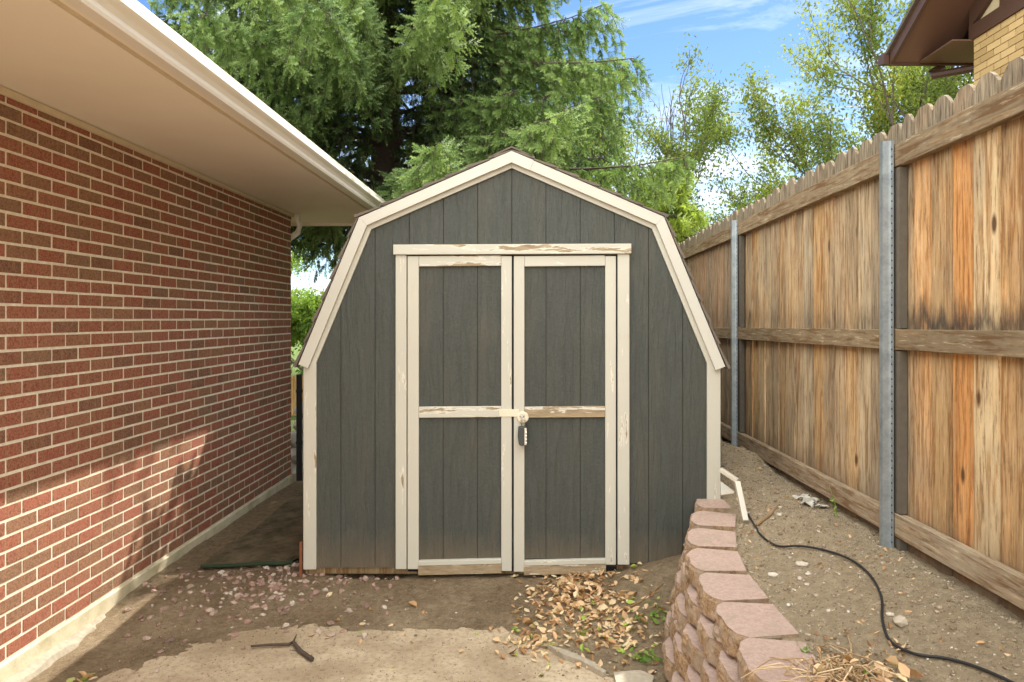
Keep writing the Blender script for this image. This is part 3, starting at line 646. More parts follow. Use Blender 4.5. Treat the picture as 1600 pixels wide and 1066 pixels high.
# ------------------------------------------------------------ litter on the ground
m = MB(); rg = random.Random(31)
for k in range(430):
    if k < 330: px, py = rg.gauss(410, 75), rg.gauss(918, 24)
    else: px, py = rg.uniform(180, 620), rg.uniform(885, 1000)
    if py < 878 or py > 1055: continue
    p = G(px, py, .0)
    if p.x < XW+.03 or p.y > 4.6 or p.x > 0: continue
    s_ = rg.uniform(.006, .025); m.rock((p.x, p.y, gzs(p.x, p.y)+s_*.2), s_, s_*.75, s_*.6, k, rg.random(), .42)
tag(m.build('gravel', M['pink_gravel'], origin=(0,0,0)), 'loose pink gravel scattered in the dirt between house and shed', 'gravel', kind='stuff')
m = MB(); rg = random.Random(33)
for k in range(7500):
    u = rg.random()
    if u < .62: y = rg.uniform(2.0, 5.2); x = rg.uniform(float(wall_x(np.array(y)))+.12, 1.56)
    else: x, y = rg.uniform(-2.0, .75), rg.uniform(3.0, 4.2)
    s_ = rg.uniform(.002, .006)*(1 if rg.random() < .95 else 2.2)
    if u >= .62: s_ *= .8
    m.rock((x, y, gzs(x, y)+s_*.2), s_, s_*.85, s_*.6, k, rg.random()**1.3)
tag(m.build('grit', M['pebble'], origin=(0,0,0)), 'small pebbles and grit strewn over the bare soil', 'pebbles', kind='stuff')
stones = [(1253,880,.030,.9), (1208,889,.026,.95), (1190,873,.010,.1), (1263,895,.018,.92), (1250,898,.017,.97), (1407,985,.036,.85), (1391,972,.018,.9), (1232,931,.014,1), (1295,943,.013,.9), (1326,951,.011,.9), (1218,815,.026,.9), (1150,838,.012,.95)]
slab_ = ['pale rounded stone just above the black hose', 'pale oval stone left of the hose near the block wall', 'small dark pebble between block wall and hose', 'flat grey-white stone below the hose bend', 'small white stone beside the flat grey-white one', 'flat pale stone slab right of the hose, low in the photo', 'small round stone above the flat pale slab', 'small pink stone on the soil beside the wide cap block', 'small cream stone on open soil left of the hose curve', 'small pale stone nearest the hose curve on its left', 'white stone among sticks above the start of the hose', 'tiny white stone at the back edge of a pink cap block']
for i, ((px, py, s_, t), lb) in enumerate(zip(stones, slab_)):
    p = G(px, py, .53); z = gz(p.x, p.y); m = MB(); m.rock((p.x, p.y, z+s_*.22), s_, s_*.72, s_*.5, 900+i, t, .16)
    tag(m.build('stone', M['pebble' if t < .99 else 'pink_gravel'], bevel=.002), lb, 'stone', 'stones lying on the raised soil')
for i, (px, py, s_, lb) in enumerate([(250,1021,.018,'small pink stone alone on the bare patio'), (245,1050,.017,'pink stone on the patio nearest the camera'), (328,958,.028,'pale angular stone at the front edge of the pink gravel'), (200,984,.022,'flat cream stone near the house foundation'), (380,1014,.014,'small stone at the leaf end of the broken twig'), (222,966,.014,'small cream stone beside the gravel next to the brick wall')]):
    p = G(px, py, .0); m = MB(); m.rock((p.x, p.y, gzs(p.x, p.y)+s_*.3), s_, s_*.8, s_*.6, 950+i, rg.choice([.4, .85]), .2)
    tag(m.build('stone', M['pink_gravel'], bevel=.0015), lb, 'stone', 'stones on the patio')
def leaf(m, x, y, z, s_, rg, t):
    a = rg.random()*6.3; n_ = Vector((rg.gauss(0, .5), rg.gauss(0, .5), 1)).normalized(); u = Vector((math.cos(a), math.sin(a), 0)); u = (u-n_*u.dot(n_)).normalized(); w_ = n_.cross(u)
    c = Vector((x, y, z)); cu = rg.uniform(-.5, .7)*s_; w2 = rg.uniform(.4, .65)*s_; P_ = [c-u*s_, c-u*s_*.3+w_*w2+n_*cu, c+u*s_*.4+w_*w2*.8+n_*cu*1.2, c+u*s_+n_*cu*.5, c+u*s_*.4-w_*w2*.8+n_*cu, c-u*s_*.3-w_*w2+n_*cu, c-u*s_*.3, c+u*s_*.4+n_*cu*.2]
    m.add(P_, [(0,6,1), (6,7,2,1), (7,3,2), (0,5,6), (5,4,7,6), (4,3,7)], t)
m = MB(); rg = random.Random(41)
for k in range(1050):
    u = rg.random()
    if u < .62: px, py = rg.gauss(905, 42), rg.gauss(928, 24); h_ = .05*math.exp(-((px-905)/45)**2-((py-925)/28)**2)
    elif u < .86: px, py = rg.gauss(955, 45), rg.gauss(965, 28); h_ = .008
    elif u < .95: px, py = rg.gauss(830, 25), rg.gauss(985, 14); h_ = .006
    else: px, py = rg.uniform(480, 1040), rg.uniform(905, 1060); h_ = .002
    if py < 900 or px > 1050: continue
    p = G(px, py, .06); s_ = rg.uniform(.009, .026)*(1.4 if rg.random() < .1 else 1)
    if p.x > .70+(p.y-3)*.22: continue
    t = rg.random()**.8*.93
    if u > .62 and rg.random() < .14: t = 1
    leaf(m, p.x, p.y, gzs(p.x, p.y)+.006+rg.random()*h_, s_, rg, t)
tag(m.build('fallen_leaves', M['dry_leaf'], origin=(0,0,0)), 'pile of curled tan fallen leaves in front of the right shed door', 'leaves', kind='stuff')
m = MB()
for k in range(260):
    y = rg.uniform(2.1, 5.0); x = rg.uniform(float(wall_x(np.array(y)))-.05, 1.5); 
    if rg.random() < .45: p = G(rg.gauss(1320, 55), rg.gauss(1035, 22), .53); x, y = p.x, p.y
    if x > 1.52 or x < float(wall_x(np.array(y))): continue
    leaf(m, x, y, gz(x, y)+.006, rg.uniform(.006, .015), rg, rg.random()*.8)
tag(m.build('leaf_litter', M['dry_leaf'], origin=(0,0,0)), 'scraps of dry leaves over the raised soil by the fence', 'leaf litter', kind='stuff')
m = MB(); rg = random.Random(43)               # little weeds at the foot of the block wall
for (px, py, n_, s_) in ((1005, 1003, 16, .020), (1020, 955, 14, .018), (985, 880, 12, .02), (1000, 872, 12, .016), (1015, 1008, 12, .018), (640, 1040, 3, .014), (1030, 950, 8, .014), (985, 950, 8, .015)):
    c = G(px, py, .08)
    for k in range(n_): x, y = c.x+rg.gauss(0, .035), c.y+rg.gauss(0, .035); leaf(m, x, y, gzs(x, y)+.012+rg.random()*.012, s_*rg.uniform(.6, 1.1), rg, rg.random())
tag(m.build('weeds', M['weed'], origin=(0,0,0)), 'small green weed leaves on dark soil by the block wall', 'weeds', kind='stuff')
def stick(name, pts, z, rad, lb, cat='twig', mat='bark'):
    m = MB(); P_ = []
    for px, py in pts: p = G(px, py, z); P_.append(Vector((p.x, p.y, gzs(p.x, p.y)+rad[0]*1.2)))
    m.tube(P_, list(np.linspace(rad[0], rad[1], len(P_))), 7); return m, P_, lb, cat, name, mat
m, P_, *_ = stick('twig', [(488,1035), (470,1022), (458,1008), (452,1011), (420,1012), (392,1014)], 0, (.011, .005), '')
m.tube([P_[2], P_[2]+Vector((.0, .05, .015))], [.006, .002], 5); m.tube([P_[1], P_[1]+Vector((-.05, -.01, .01))], [.004, .0015], 5)
tag(m.build('twig', M['bark']), 'dark broken twig with a bend lying on the bare patio', 'twig')
for pts, z, rad, lb in (([(960,945), (1000,936), (1036,922)], .08, (.005, .003), 'thin straight stick beside the leaf pile pointing at the block wall'),
                        ([(1182,815), (1205,808), (1218,798)], .54, (.006, .004), 'pale stick on the raised soil near the hose end'),
                        ([(995,1064), (1010,1050), (1025,1038)], .04, (.007, .004), 'dark stick at the foot of the wall, bottom edge of the photo'),
                        ([(1060,1066), (1365,1010), (1372,990), (1375,960)], .54, (.004, .003), '')):
    if not lb: continue
    m, P_, *_ = stick('stick', pts, z, rad, lb); tag(m.build('stick', M['bark' if 'dark' in lb else 'straw']), lb, 'stick', 'sticks on the ground')
m = MB(); rg = random.Random(5); c = G(128, 1052, .0)
for k in range(9): leaf(m, c.x+rg.gauss(0, .03), c.y+rg.gauss(0, .02), gzs(c.x, c.y)+.012+rg.random()*.01, .026, rg, .5+rg.random()*.5)
tag(m.build('withered_leaf', M['dry_leaf']), 'withered yellow-green leaf cluster on dirt in the lower left corner', 'leaf')
# flat broken concrete pieces by the wall foot
for i, (pts, lb) in enumerate(((((958,1050), (1000,1047), (1022,1056), (1018,1075), (965,1078)), 'flat pale concrete shard at the bottom centre-right edge'), (((855,1008), (885,1017), (918,1031), (948,1050), (942,1052), (905,1032), (880,1024)), 'thin broken concrete lip running beside the dark soil'))):
    m = MB(); P_ = [G(px, py, .02) for px, py in pts]; m.prism([(p.x, p.y) for p in P_][::-1], 'z', -.02, .022+i*.004); tag(m.build('concrete_shard', M['rough_concrete'], bevel=.004), lb, 'concrete piece')
# black irrigation hose
hp = [(1168,797), (1176,808), (1190,828), (1215,846), (1250,855), (1290,868), (1330,888), (1360,912), (1377,942), (1379,972), (1392,1000), (1430,1022), (1480,1037), (1540,1064), (1640,1120)]
P_ = []
for px, py in hp: p = G(px, py, .545); P_.append(Vector((p.x, p.y, gz(min(p.x, 1.5), p.y)+.010)))
def catmull(P, n=6):
    out = []
    for i in range(len(P)-1):
        a, b, c, d = P[max(i-1, 0)], P[i], P[i+1], P[min(i+2, len(P)-1)]
        for k in range(n):
            t = k/n; out.append(.5*((2*b)+(c-a)*t+(2*a-5*b+4*c-d)*t*t+(3*b-a-3*c+d)*t**3))
    return out+[P[-1]]
Q = catmull(P_)
for q_ in Q: q_.z = max(q_.z, gz(min(q_.x, 1.5), q_.y)+.006)
m = MB(); m.tube(Q, .0048, 9); hose = m.build('hose', M['black_rubber'], smooth=True); tag(hose, 'thin black hose snaking over the raised soil beside the fence', 'hose')
m = MB(); m.tube([Q[0]+Vector((.012*math.cos(t), .012*math.sin(t), 0))-Vector((.0,.0,-.002)) for t in np.linspace(0, 5.6, 10)], .003, 6); m.build('fitting', M['lock_metal'], hose, smooth=True)
# bent aluminium offcuts by the shed corner
def strut(pa, pb, w_, t_, up=.0):
    a, b = pa, pb; d = (b-a).normalized(); s_ = d.cross(Vector((0,0,1))).normalized()*w_/2; u = s_.cross(d).normalized()*t_
    return [a-s_, a+s_, b+s_, b-s_, a-s_+u, a+s_+u, b+s_+u, b-s_+u]
BF = [(0,3,2,1),(4,5,6,7),(0,1,5,4),(1,2,6,5),(2,3,7,6),(3,0,4,7)]
a = G(1124, 736, .74); b = G(1151, 754, .69); c = G(1164, 794, .585); c.z = gz(c.x, c.y)+.012; a.z = max(a.z, gz(a.x, a.y)+.02); b.z = max(b.z, gz(b.x, b.y)+.03)
m = MB(); m.add(strut(a, b, .028, .022), BF); m.add(strut(b, c, .028, .022), BF)
tag(m.build('bent_channel', M['aluminium'], bevel=.002), 'bent pale metal channel leaning on the soil at the right shed corner', 'metal strip')
a = G(1126, 752, .66); b = G(1147, 768, .64); c = G(1126, 771, .62); m = MB(); m.add([a, b, c, a-Vector((0,0,.01)), b-Vector((0,0,.01)), c-Vector((0,0,.01))], [(0,1,2), (5,4,3), (0,3,4,1), (1,4,5,2), (2,5,3,0)])
tag(m.build('metal_plate', M['aluminium']), 'flat triangular metal plate beneath the bent channel', 'metal plate')
m = MB(); rg = random.Random(55); c = G(1265, 790, .58)
A_, B_ = 7, 15; vs = [(c.x+(a-3)*.013+rg.uniform(-.006, .006)+.02*math.sin(b*.9), c.y+(b-7)*.017+rg.uniform(-.006, .006), gz(c.x, c.y)+.004+rg.random()*.024) for b in range(B_) for a in range(A_)]
m.add(vs, [(b*A_+a, b*A_+a+1, (b+1)*A_+a+1, (b+1)*A_+a) for b in range(B_-1) for a in range(A_-1) if rg.random() > .12])
tag(m.build('paper_scrap', M['stone']), 'crumpled whitish paper scraps on the soil at the fence foot', 'paper')
# dry clump
m = MB(); rg = random.Random(61); c = G(1318, 1050, .53); cl = empty('dry_plant', (c.x, c.y, .53), 'dead straw-coloured plant clump with few green shoots by the lowest cap block', 'plant')
for k in range(85):
    a = rg.random()*6.3; l = rg.uniform(.05, .24); b_ = Vector((c.x+rg.gauss(0, .05), c.y+rg.gauss(0, .04), gz(c.x, c.y))); d = Vector((math.cos(a), math.sin(a), 0))
    h_ = rg.uniform(.01, .07); m.tube([b_, b_+d*l*.4+Vector((0,0,h_)), b_+d*l*.8+Vector((0,0,h_*.7)), b_+d*l+Vector((0,0,.006))], [.003, .0025, .002, .001], 4, rg.random())
m.build('stems', M['straw'], cl)
m = MB()
for k in range(60):
    a = rg.random()*6.3; l = rg.gauss(0, .07); x, y = c.x+rg.gauss(0, .08), c.y+rg.gauss(0, .06); leaf(m, x, y, gz(x, y)+.01+rg.random()*.03, rg.uniform(.012, .03), rg, rg.random()*.8)
m.build('dead_leaves', M['dry_leaf'], cl)
for (px, py) in ((1258,1002), (1306,1030), (1352,1036)):
    m = MB()
    q_ = G(px, py, .545)
    for k in range(9):
        a = rg.random()*6.3; d = Vector((math.cos(a), math.sin(a), 1.0))*rg.uniform(.012, .03); s_ = Vector((-math.sin(a), math.cos(a), 0))*.006; b_ = Vector((q_.x, q_.y, gz(q_.x, q_.y)))
        m.add([b_-s_*.4, b_+s_*.4, b_+d*.6+s_, b_+d, b_+d*.6-s_], [(0,1,2,3,4)], rg.random())
    m.build('green_shoot', M['weed'], cl)
c = G(1302, 788, .6); c = Vector((1.50, 3.55, gz(1.50, 3.55))); m = MB(); m.tube([c, c+Vector((-.01,0,.07)), c+Vector((-.035,.01,.16))], [.003,.002,.001], 5, .9)
for k in range(7): leaf(m, c.x-.01-.002*k, c.y+rg.gauss(0,.012), c.z+.03+k*.012, .012, rg, .7)
tag(m.build('weed_sprig', M['weed']), 'lone thin green sprig growing against the lower fence rail', 'weed')
# old turf mat between house and shed
m = MB(); mp_ = [(-2.03,4.46), (-1.72,4.43), (-1.43,4.47), (-1.35,4.60), (-1.35,6.6), (-1.95,6.55), (-2.02,5.6)]
rp = []
for a_, b_ in zip(mp_, mp_[1:]+mp_[:1]):
    k = max(1, int(math.dist(a_, b_)/.05))
    for t in range(k): f = t/k; rp.append((a_[0]+(b_[0]-a_[0])*f, a_[1]+(b_[1]-a_[1])*f+random.uniform(-.006, .006)))
n_ = len(rp); zt = [max(gz(x, y), -.02)+.028 for x, y in rp]; cxm = (-1.7, 5.3)
NX, NY = 26, 60; vs = []; fs = []
for j_ in range(NY+1):
    y = 4.45+(6.6-4.45)*j_/NY; xa = -2.03+.02*math.sin(y*5); xb = -1.36-(.10*max(0, 1-(y-4.45)/.14))
    for i_ in range(NX+1):
        x = xa+(xb-xa)*i_/NX; yy = y+(.02*math.sin(x*9)+.03*(x+1.7)**2 if j_ < 3 else 0); vs.append((x, yy, gz(x, yy)+.022+.012*float(vnoise(np.array(x), np.array(yy), 7, 4))+.006*float(vnoise(np.array(x), np.array(yy), 26, 4))))
fs = [(j_*(NX+1)+i_, j_*(NX+1)+i_+1, (j_+1)*(NX+1)+i_+1, (j_+1)*(NX+1)+i_) for j_ in range(NY) for i_ in range(NX)]
m.add(vs, fs); mt_ = m.build('turf_mat', M['mat_top'], smooth=True); tag(mt_, 'dirty old green turf mat lying between brick wall and shed', 'mat')
m = MB(); E = [vs[i_] for i_ in range(NX+1)]; m.tube([Vector(e)-Vector((0, .004, .006)) for e in E], .011, 8); m.build('edge', M['mat_green'], mt_, smooth=True)

# ------------------------------------------------------------ beyond the house corner
m = MB(); a = W(467.5, 585, 7.05); m.tube([(a.x, 7.05, -.1), (a.x, 7.05, a.z-.01), (a.x, 7.05, a.z)], [.028, .028, .024], 14)
for z in (.35, .85): m.tube([(a.x, 7.05, z), (a.x, 7.05, z+.03)], .033, 14)
tag(m.build('gate_post', M['black_metal']), 'short black metal post between house corner and shed', 'post')
rg = random.Random(71); sl = ['lowest grey rock of the stacked heap behind the house corner', 'second rock up in the heap behind the house corner', 'middle rock in the heap behind the house corner', 'pale upper rock in the heap behind the house corner', 'topmost rock of the heap behind the house corner']
for i, lb in enumerate(sl):
    m = MB(); m.rock((-2.46+rg.uniform(-.02, .05), 7.55+i*.06, -.02+i*.15), .17, .15, .11, 70+i, .5, .14); tag(m.build('rock', M['stone'], bevel=.01), lb, 'rock', 'rocks stacked behind the house corner')
lf = empty('low_fence', (-4, 12, 0), 'low orange-brown board fence far beyond the gap left of the shed', 'fence')
m = MB()
for k in range(34): x = -6.5+k*.15; m.box((x, 12, -.1), (x+.14, 12.02, .62), rg.random())
m.build('board_panel', M['far_wood'], lf)
for x in (-6.4, -4.6, -2.8, -1.5): m = MB(); m.box((x, 12.021, -.1), (x+.09, 12.11, .66), .4); m.build('post', M['far_wood'], lf)

# ------------------------------------------------------------ neighbour's house beyond the fence
nh = empty('neighbour_house', (7, 3.5, .4), 'tan brick house with brown half-timbered gable beyond the fence', 'house')
NXW = 4.28; zc = 4.27
m = MB(); m.box((NXW+.01, -3, .3), (10, 7.0, zc)); m.build('wall', M['tan_mortar'], nh, origin=(NXW, 3, 0))
m = MB(); rg = random.Random(81); r_ = 0; z = zc-.0677
while z > 1.9:
    y = 7.0-(0 if r_ % 2 else .1); first = True
    y = 7.0
    w0 = .10 if r_ % 2 else .2
    while y > .8:
        w_ = w0 if y == 7.0 else .2; m.box((NXW, y-w_+.008, z+.004), (NXW+.05, y-.001, z+.0637), rg.random()); y -= w_+.0032
    z -= .0677; r_ += 1
m.build('brickwork', M['tan_brick'], nh, origin=(NXW, 3, 0))
sl_ = .535; yr = 1.6; EY = 7.62; 
def rz(y): return 4.30+sl_*(EY-y)
# gable: panel, beam, studs
m = MB(); m.prism([(7.0, zc), (7.0, rz(7.0)-.02), (yr, rz(yr)-.02), (-3.5, rz(yr)-.02-(yr+3.5)*sl_), (-3.5, zc)], 'x', NXW+.03, 10); m.build('gable_panel', M['cream_panel'], nh)
m = MB(); m.box((NXW-.02, -3.0, zc-.002), (NXW+.029, 7.05, zc+.14))
m.build('beam', M['brown_paint'], nh)
for y, w_ in ((6.50, .10), (5.35, .1), (4.2, .1)): m = MB(); m.box((NXW-.012, y, zc+.141), (NXW+.0285, y+w_, rz(y+w_)-.03)); m.build('stud', M['brown_paint'], nh)
m = MB(); m.prism([(7.05, rz(7.05)-.22), (7.05, rz(7.05)-.02), (yr, rz(yr)-.02), (yr, rz(yr)-.22)], 'x', NXW-.016, NXW+.0275); m.build('frieze', M['brown_paint'], nh)
# brackets and soffit
ox = 3.80
m = MB(); m.prism([(EY, rz(EY)-.03), (EY, rz(EY)-.01), (yr, rz(yr)-.01), (yr, rz(yr)-.03)], 'x', ox+.02, NXW+.1); m.prism([(yr, rz(yr)-.03), (yr, rz(yr)-.01), (-3.5, rz(yr)-.01-5.1*sl_), (-3.5, rz(yr)-.03-5.1*sl_)], 'x', ox+.02, NXW+.1)
m.prism([(EY, zc-.01), (EY, zc+.005), (7.01, zc+.005), (7.01, zc-.01)], 'x', NXW-.2, 10); m.build('soffit', M['brown_soffit'], nh)
m = MB(); m.prism([(EY+.02, rz(EY)-.06), (EY+.02, rz(EY)+.075), (yr, rz(yr)+.075), (yr, rz(yr)-.06)], 'x', ox-.02, ox+.019); m.box((ox-.02, EY+.001, zc-.03), (10, EY+.03, zc+.15)); m.build('fascia', M['brown_paint'], nh, bevel=.003)
m = MB(); m.prism([(EY+.04, rz(EY)+.06), (EY+.04, rz(EY)+.10), (yr, rz(yr)+.12), (-3.5, rz(yr)+.12-5.1*sl_), (-3.5, rz(yr)+.08-5.1*sl_), (yr, rz(yr)+.08)], 'x', ox-.05, 10); m.build('roof', M['shingle'], nh)
m = MB(); m.prism([(EY+.03, zc-.01), (EY+.15, zc+.01), (EY+.15, zc+.11), (EY+.03, zc+.11)], 'x', ox-.08, 10); m.build('gutter', M['brown_paint'], nh, bevel=.004)
m = MB(); zz = zc-.02; m.tube([(NXW+.1, EY+.08, zz), (NXW-.02, EY+.08, zz-.06), (NXW-.02, EY+.06, zz-.10), (NXW+.3, EY-.3, zz-.13), (NXW+.5, 7.06, zz-.16), (NXW+.5, 7.06, .5)], .04, 8); m.build('downspout', M['brown_paint'], nh)

# ------------------------------------------------------------ trees
def add_tubes(segs, n=5):
    m = MB()
    for pts, rad in segs: m.tube(pts, rad, n, 0, cap=False)
    return m
def needles_mesh(B, D, Ln, T, nn, nl, nw):
    """B base, D unit direction, Ln twig length, T tint; nn needles per twig, length nl, width nw"""
    N_ = len(B); ref = np.where(np.abs(D[:, 2:3]) > .9, np.array([[1., 0, 0]]), np.array([[0., 0, 1.]]))
    U = np.cross(D, ref); U /= np.linalg.norm(U, axis=1, keepdims=True); Wv = np.cross(D, U)
    u = np.tile(np.linspace(.04, 1, nn), (N_, 1)); ang = np.tile(np.arange(nn)*2.39996, (N_, 1))+RNG.random((N_, 1))*6.28
    P0 = B[:, None]+D[:, None]*(Ln[:, None]*u)[..., None]
    rad = U[:, None]*np.cos(ang)[..., None]+Wv[:, None]*np.sin(ang)[..., None]
    tilt = np.radians(74-34*u**2)[..., None]; d = D[:, None]*np.cos(tilt)+rad*np.sin(tilt)
    l = nl*(1-.45*u**4)*RNG.uniform(.8, 1.15, (N_, nn)); tang = np.cross(d, rad+.01); tang /= np.linalg.norm(tang, axis=2, keepdims=True)+1e-9
    a = P0-tang*nw/2; b = P0+tang*nw/2; c = P0+d*l[..., None]
    V = np.stack([a, b, c], 2).reshape(-1, 3); Fc = np.arange(len(V)).reshape(-1, 3)
    rn = np.clip(T[:, None]+.22*(u-.4)+RNG.uniform(-.08, .08, (N_, nn)), 0, 1).ravel()
    return V, Fc, rn
def clear(x, y, z):                           # twigs keep off the two roofs
    if x < -1.3 and y < 7.75: return z > zs+.12+.32*max(0, min(-1.4-x, 7.7-y))
    if abs(x-CX) < 1.35 and y < BY+.15: return z > 2.56-.44*abs(x-CX)
    return True
def spruce(name, base, H, Rm, h0, whorl, nb, label, mat, seed, detail=True, sec_step=.10, sec_len=(.35, .95), nl=.031):
    rg = random.Random(seed); root = empty(name, base, label, 'tree')
    bx, by, bz = base; m = MB(); m.tube([(bx, by, bz-.1), (bx, by, bz+H*.5), (bx, by, bz+H)], [Rm*.065, Rm*.04, .01], 12); segs = []
    m.build('trunk', M['bark'], root)
    TB, TD, TL, TT = [], [], [], []; CB = []
    h = h0
    while h < H-.3:
        fr = (h-h0)/(H-h0); Lb = Rm*(1-fr)**.8*(1 if fr > .04 else .9); hid = h > 7.2 and detail
        for q_ in range(nb):
            a = q_*2*math.pi/nb+rg.uniform(-.3, .3)+h*1.7; L_ = Lb*rg.uniform(.72, 1.08); btint = rg.uniform(-.12, .18); hh = h+rg.uniform(-.15, .15)
            ca, sa = math.cos(a), math.sin(a); dr = rg.uniform(.20, .36)
            f = lambda t: Vector((bx+ca*L_*t, by+sa*L_*t, bz+hh+L_*(.10*t-dr*t*t+.14*t**4)))
            pts = [f(t/7) for t in range(8)]; segs.append((pts, [max(.006, .035*L_/3*(1-t/7.5)) for t in range(8)]))
            back = sa > .45 and detail
            st_ = sec_step*(2.0 if hid or back else 1.0); t = .18
            while t < 1.0:
                for sg in (-1, 1):
                    side = Vector((-sa*sg, ca*sg, 0)); fw = Vector((ca, sa, 0)); p = f(t)
                    l = rg.uniform(*sec_len)*(1.05-.45*t)*min(1, L_/2.2+.25)
                    wd = rg.uniform(.25, .8); fo = rg.uniform(.1, .6); dwn = rg.uniform(.6, 1.05)
                    g_ = lambda s: p+(side*wd+fw*fo)*l*(s-.35*s*s)+Vector((0,0,-1))*l*dwn*s**1.45
                    if not hid and clear(*g_(1)) and clear(*g_(.5)): segs.append(([g_(s/4) for s in range(5)], [.007, .005, .004, .003, .002]))
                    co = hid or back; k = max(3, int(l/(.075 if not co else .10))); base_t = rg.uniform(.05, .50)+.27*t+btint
                    for i_ in range(k):
                        s = (i_+.5)/k
                        if t < .42 and rg.random() < .5: continue
                        q0 = g_(s); tg = (g_(min(1, s+.05))-g_(max(0, s-.05))).normalized()
                        if co:
                            sd2 = tg.cross(Vector((rg.gauss(0,1), rg.gauss(0,1), rg.gauss(0,.6)))).normalized(); d = (tg*.8+sd2*rg.uniform(.5, .95)).normalized()
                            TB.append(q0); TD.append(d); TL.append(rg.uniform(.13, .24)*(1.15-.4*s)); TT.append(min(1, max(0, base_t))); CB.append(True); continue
                        sd2 = tg.cross(Vector((ca, sa, .2))).normalized()*(1 if i_ % 2 else -1); fr2 = Vector((rg.gauss(0,.3)+ca*.25, rg.gauss(0,.3)+sa*.25, -.1))
                        td = (tg*rg.uniform(.55, .9)+sd2*rg.uniform(.5, .9)+fr2).normalized(); tl = rg.uniform(.10, .22)*(1.15-.6*s)
                        for w_ in range(2):
                            r0 = q0+td*tl*(w_+.2)/2
                            for z_ in (-1, 1):
                                d = (td*.8+sd2.cross(td).normalized()*z_*rg.uniform(.1, .35)+tg.cross(td).normalized()*.0+tg*z_*.55+Vector((0,0,-.12))).normalized()
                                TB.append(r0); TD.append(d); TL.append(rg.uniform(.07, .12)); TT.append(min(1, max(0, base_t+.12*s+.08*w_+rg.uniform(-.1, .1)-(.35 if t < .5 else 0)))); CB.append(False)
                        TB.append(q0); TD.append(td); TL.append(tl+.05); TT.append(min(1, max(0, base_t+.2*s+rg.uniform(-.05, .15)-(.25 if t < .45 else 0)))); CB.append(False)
                    TB.append(g_(1)); TD.append((g_(1)-g_(.9)).normalized()); TL.append(.10); TT.append(base_t); CB.append(hid or back)
                t += st_/max(L_, .6)
        h += whorl*rg.uniform(.8, 1.2)
    m = add_tubes(segs, 4); m.build('limbs', M['bark'], root)
    B = np.array(TB, dtype=float); D = np.array(TD, dtype=float); Ln = np.array(TL); T = np.array(TT); C_ = np.array(CB)
    E_ = B+D*.1; kp = np.array([clear(*e) for e in E_]); B, D, Ln, T, C_ = B[kp], D[kp], Ln[kp], T[kp], C_[kp]
    V1, F1, r1 = needles_mesh(B[~C_], D[~C_], Ln[~C_], T[~C_], 20, nl, .0135)
    if C_.any():
        V2, F2, r2 = needles_mesh(B[C_], D[C_], Ln[C_], T[C_], 10, nl*1.6, .026); F1 = np.vstack([F1, F2+len(V1)]); V1 = np.vstack([V1, V2]); r1 = np.concatenate([r1, r2])
    print(name, 'twigs', len(B), 'tris', len(F1))
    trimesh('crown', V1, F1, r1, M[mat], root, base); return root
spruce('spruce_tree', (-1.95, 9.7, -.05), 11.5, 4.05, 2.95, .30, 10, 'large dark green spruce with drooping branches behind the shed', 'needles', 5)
spruce('young_spruce', (1.75, 9.3, .4), 3.35, 1.15, .9, .17, 8, 'small bright yellow-green conifer behind the right side of the shed roof', 'needles_young', 6, False, .11, (.14, .35), .02)

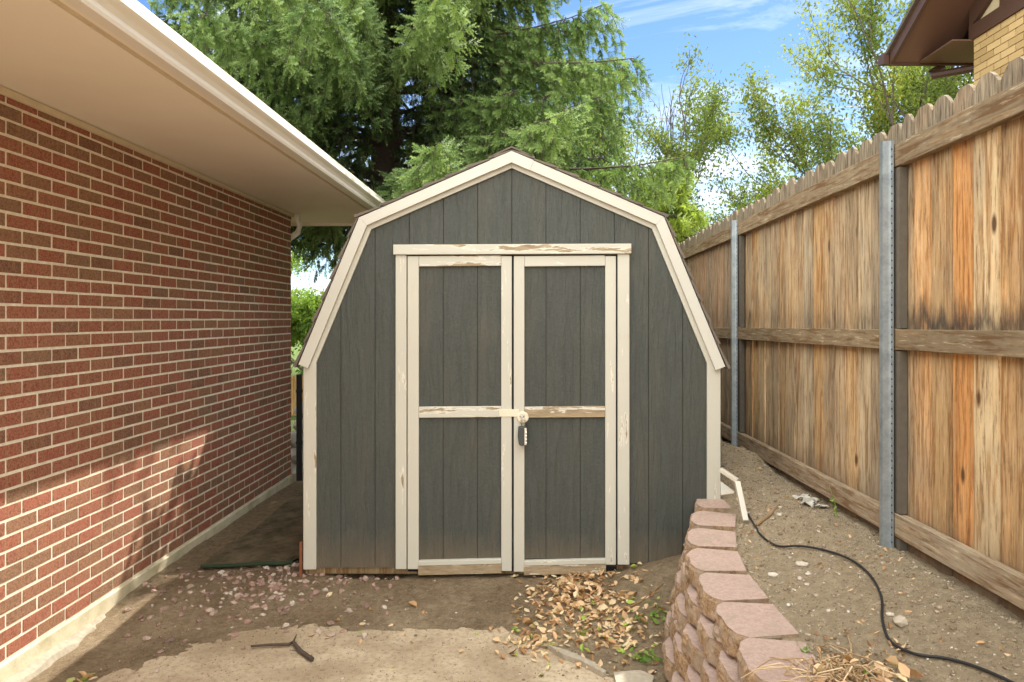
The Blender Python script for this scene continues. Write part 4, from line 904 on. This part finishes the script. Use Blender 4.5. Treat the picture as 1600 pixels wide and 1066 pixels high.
def leafy(name, base, H, spread, seed, nleaf, ls, label, mat, cat='tree', first=.3, bare=0, lean=(0,0), splay=.62, depth=5, group=None, bark='bark_grey', trunk_r=.0085):
    rg = random.Random(seed); root = empty(name, base, label, cat, group); segs = []; tips = []; trunk = []
    def grow(p, d, l, r, dep):
        pts = [p]; dd = d.copy()
        for k in range(4):
            dd = (dd+Vector((rg.gauss(0,.10), rg.gauss(0,.10), rg.gauss(.02,.07)))).normalized(); pts.append(pts[-1]+dd*l/4)
        (trunk if dep == 0 else segs).append((pts, [r*(1-.35*k/4) for k in range(5)]))
        if dep >= depth-2:
            for k in range(1, 5): tips.append((pts[k], dd, dep))
        if dep >= depth: return
        nc = 3 if dep < 2 else rg.choice([2, 3, 3])
        for c_ in range(nc+(2 if dep == 0 else 0)):
            a = rg.random()*6.28; t = rg.uniform(.35, 1) if c_ else 1.0; q_ = pts[min(4, max(1, round(t*4)))]
            perp = dd.cross(Vector((math.cos(a), math.sin(a), .3))).normalized(); sp = rg.uniform(.5, 1.15)*splay*(1 if c_ else .35)
            nd = (dd*math.cos(sp)+perp*math.sin(sp)+Vector((0,0,.08))).normalized(); nd = Vector((nd.x*spread, nd.y*spread, nd.z)).normalized()
            grow(q_, nd, l*rg.uniform(.62, .82), r*.6*(1 if c_ else 1.1), dep+1)
    b = Vector(base)-Vector((0,0,.1)); grow(b, Vector((lean[0], lean[1], 1)).normalized(), H*first, H*trunk_r, 0)
    add_tubes(trunk, 10).build('trunk', M[bark], root); add_tubes(segs, 4).build('limbs', M[bark], root)
    TP = np.array([t[0] for t in tips], float); idx = RNG.integers(0, len(TP), nleaf)
    if bare:                                      # some limbs stay bare
        keep = vnoise(TP[:, 0]*1.1+5, TP[:, 2]*1.1, .9, seed) > bare; ok = np.where(keep)[0]; idx = ok[RNG.integers(0, len(ok), nleaf)]
    C = TP[idx]+RNG.normal(0, .085*H/6, (nleaf, 3)); U = RNG.normal(0, 1, (nleaf, 3)); U[:, 2] -= .5; U /= np.linalg.norm(U, axis=1, keepdims=True)
    Vv = np.cross(U, RNG.normal(0, 1, (nleaf, 3))); Vv /= np.linalg.norm(Vv, axis=1, keepdims=True); s = ls*RNG.uniform(.6, 1.3, (nleaf, 1))
    V = np.stack([C-U*s*.5, C+Vv*s*.22, C+U*s*.5, C-Vv*s*.22], 1).reshape(-1, 3); Fc = np.arange(len(V)).reshape(-1, 4)
    cl_ = vnoise(TP[idx, 0], TP[idx, 2]+TP[idx, 1]*.7, 1.6, seed+2); rn = np.clip(cl_*.7+RNG.random(nleaf)*.35, 0, 1)
    trimesh('crown', V, Fc, rn, M[mat], root, base, 4); return root
GT = 'thin-leaved trees beyond the fence'
leafy('deciduous_tree', (3.0, 13.5, .3), 7.6, 1.05, 12, 32000, .075, 'airy light green tree beside the spruce with bare arching top branches', 'leaf_locust', bare=.36)
leafy('deciduous_tree', (5.0, 14.5, .3), 5.0, 1.1, 15, 13000, .075, 'small sparse tree just above the fence, between the two taller ones', 'leaf_locust')
leafy('deciduous_tree', (6.9, 12.8, .3), 8.0, .9, 19, 60000, .075, 'tall yellow-green tree beside the eave of the tan brick house', 'leaf_locust')
leafy('deciduous_tree', (8.6, 14.5, .3), 8.0, 1.0, 23, 20000, .08, 'sparse tree seen under the brown eave of the tan brick house', 'leaf_locust')
leafy('deciduous_tree', (-4.35, 14.5, -.1), 5.2, 1.0, 27, 36000, .08, 'bright green leafy tree in the gap between brick wall and shed', 'leaf_bright', first=.16, splay=.8)
leafy('shrub', (-4.15, 13.4, -.1), 1.8, 1.3, 29, 9000, .07, 'yellow-green shrub low behind the gap left of the shed', 'leaf_bright', 'shrub', first=.14, splay=.9, depth=4)
leafy('deciduous_tree', (-8.5, 21, -.1), 8.5, 1.2, 31, 15000, .12, 'pale green tree farthest back behind the house, glimpsed through the spruce', 'leaf_bright', first=.2, splay=.8)
leafy('deciduous_tree', (-1.0, 22, -.1), 9.0, 1.2, 37, 15000, .12, 'light green tree behind the spruce, seen only through its gaps', 'leaf_bright', first=.2, splay=.8)
# overhead wires
for i, (a, b, sag, lb) in enumerate((((1000,188,16), (1330,168,16), .15, 'upper thin overhead wire crossing the sky behind the trees'), ((1020,222,17), (1440,172,15), .1, 'lower thin overhead wire slanting behind the leafy tree'), ((1040,346,15), (1160,337,15), .02, 'short stretch of wire just above the far end of the fence'))):
    A, B = W(*a), W(*b); d = B-A; A = A-d*1.2; B = B+d*1.2; m = MB()
    m.tube([A.lerp(B, t/24)+Vector((0,0,-4*sag*(t/24)*(1-t/24)+sag)) for t in range(25)], .009, 5); tag(m.build('wire', M['stone']), lb, 'wire', 'overhead wires')
# drop helpers that ended up unused
for o in [o for o in bpy.data.objects if o.name.startswith('tmp')]: bpy.data.objects.remove(o)
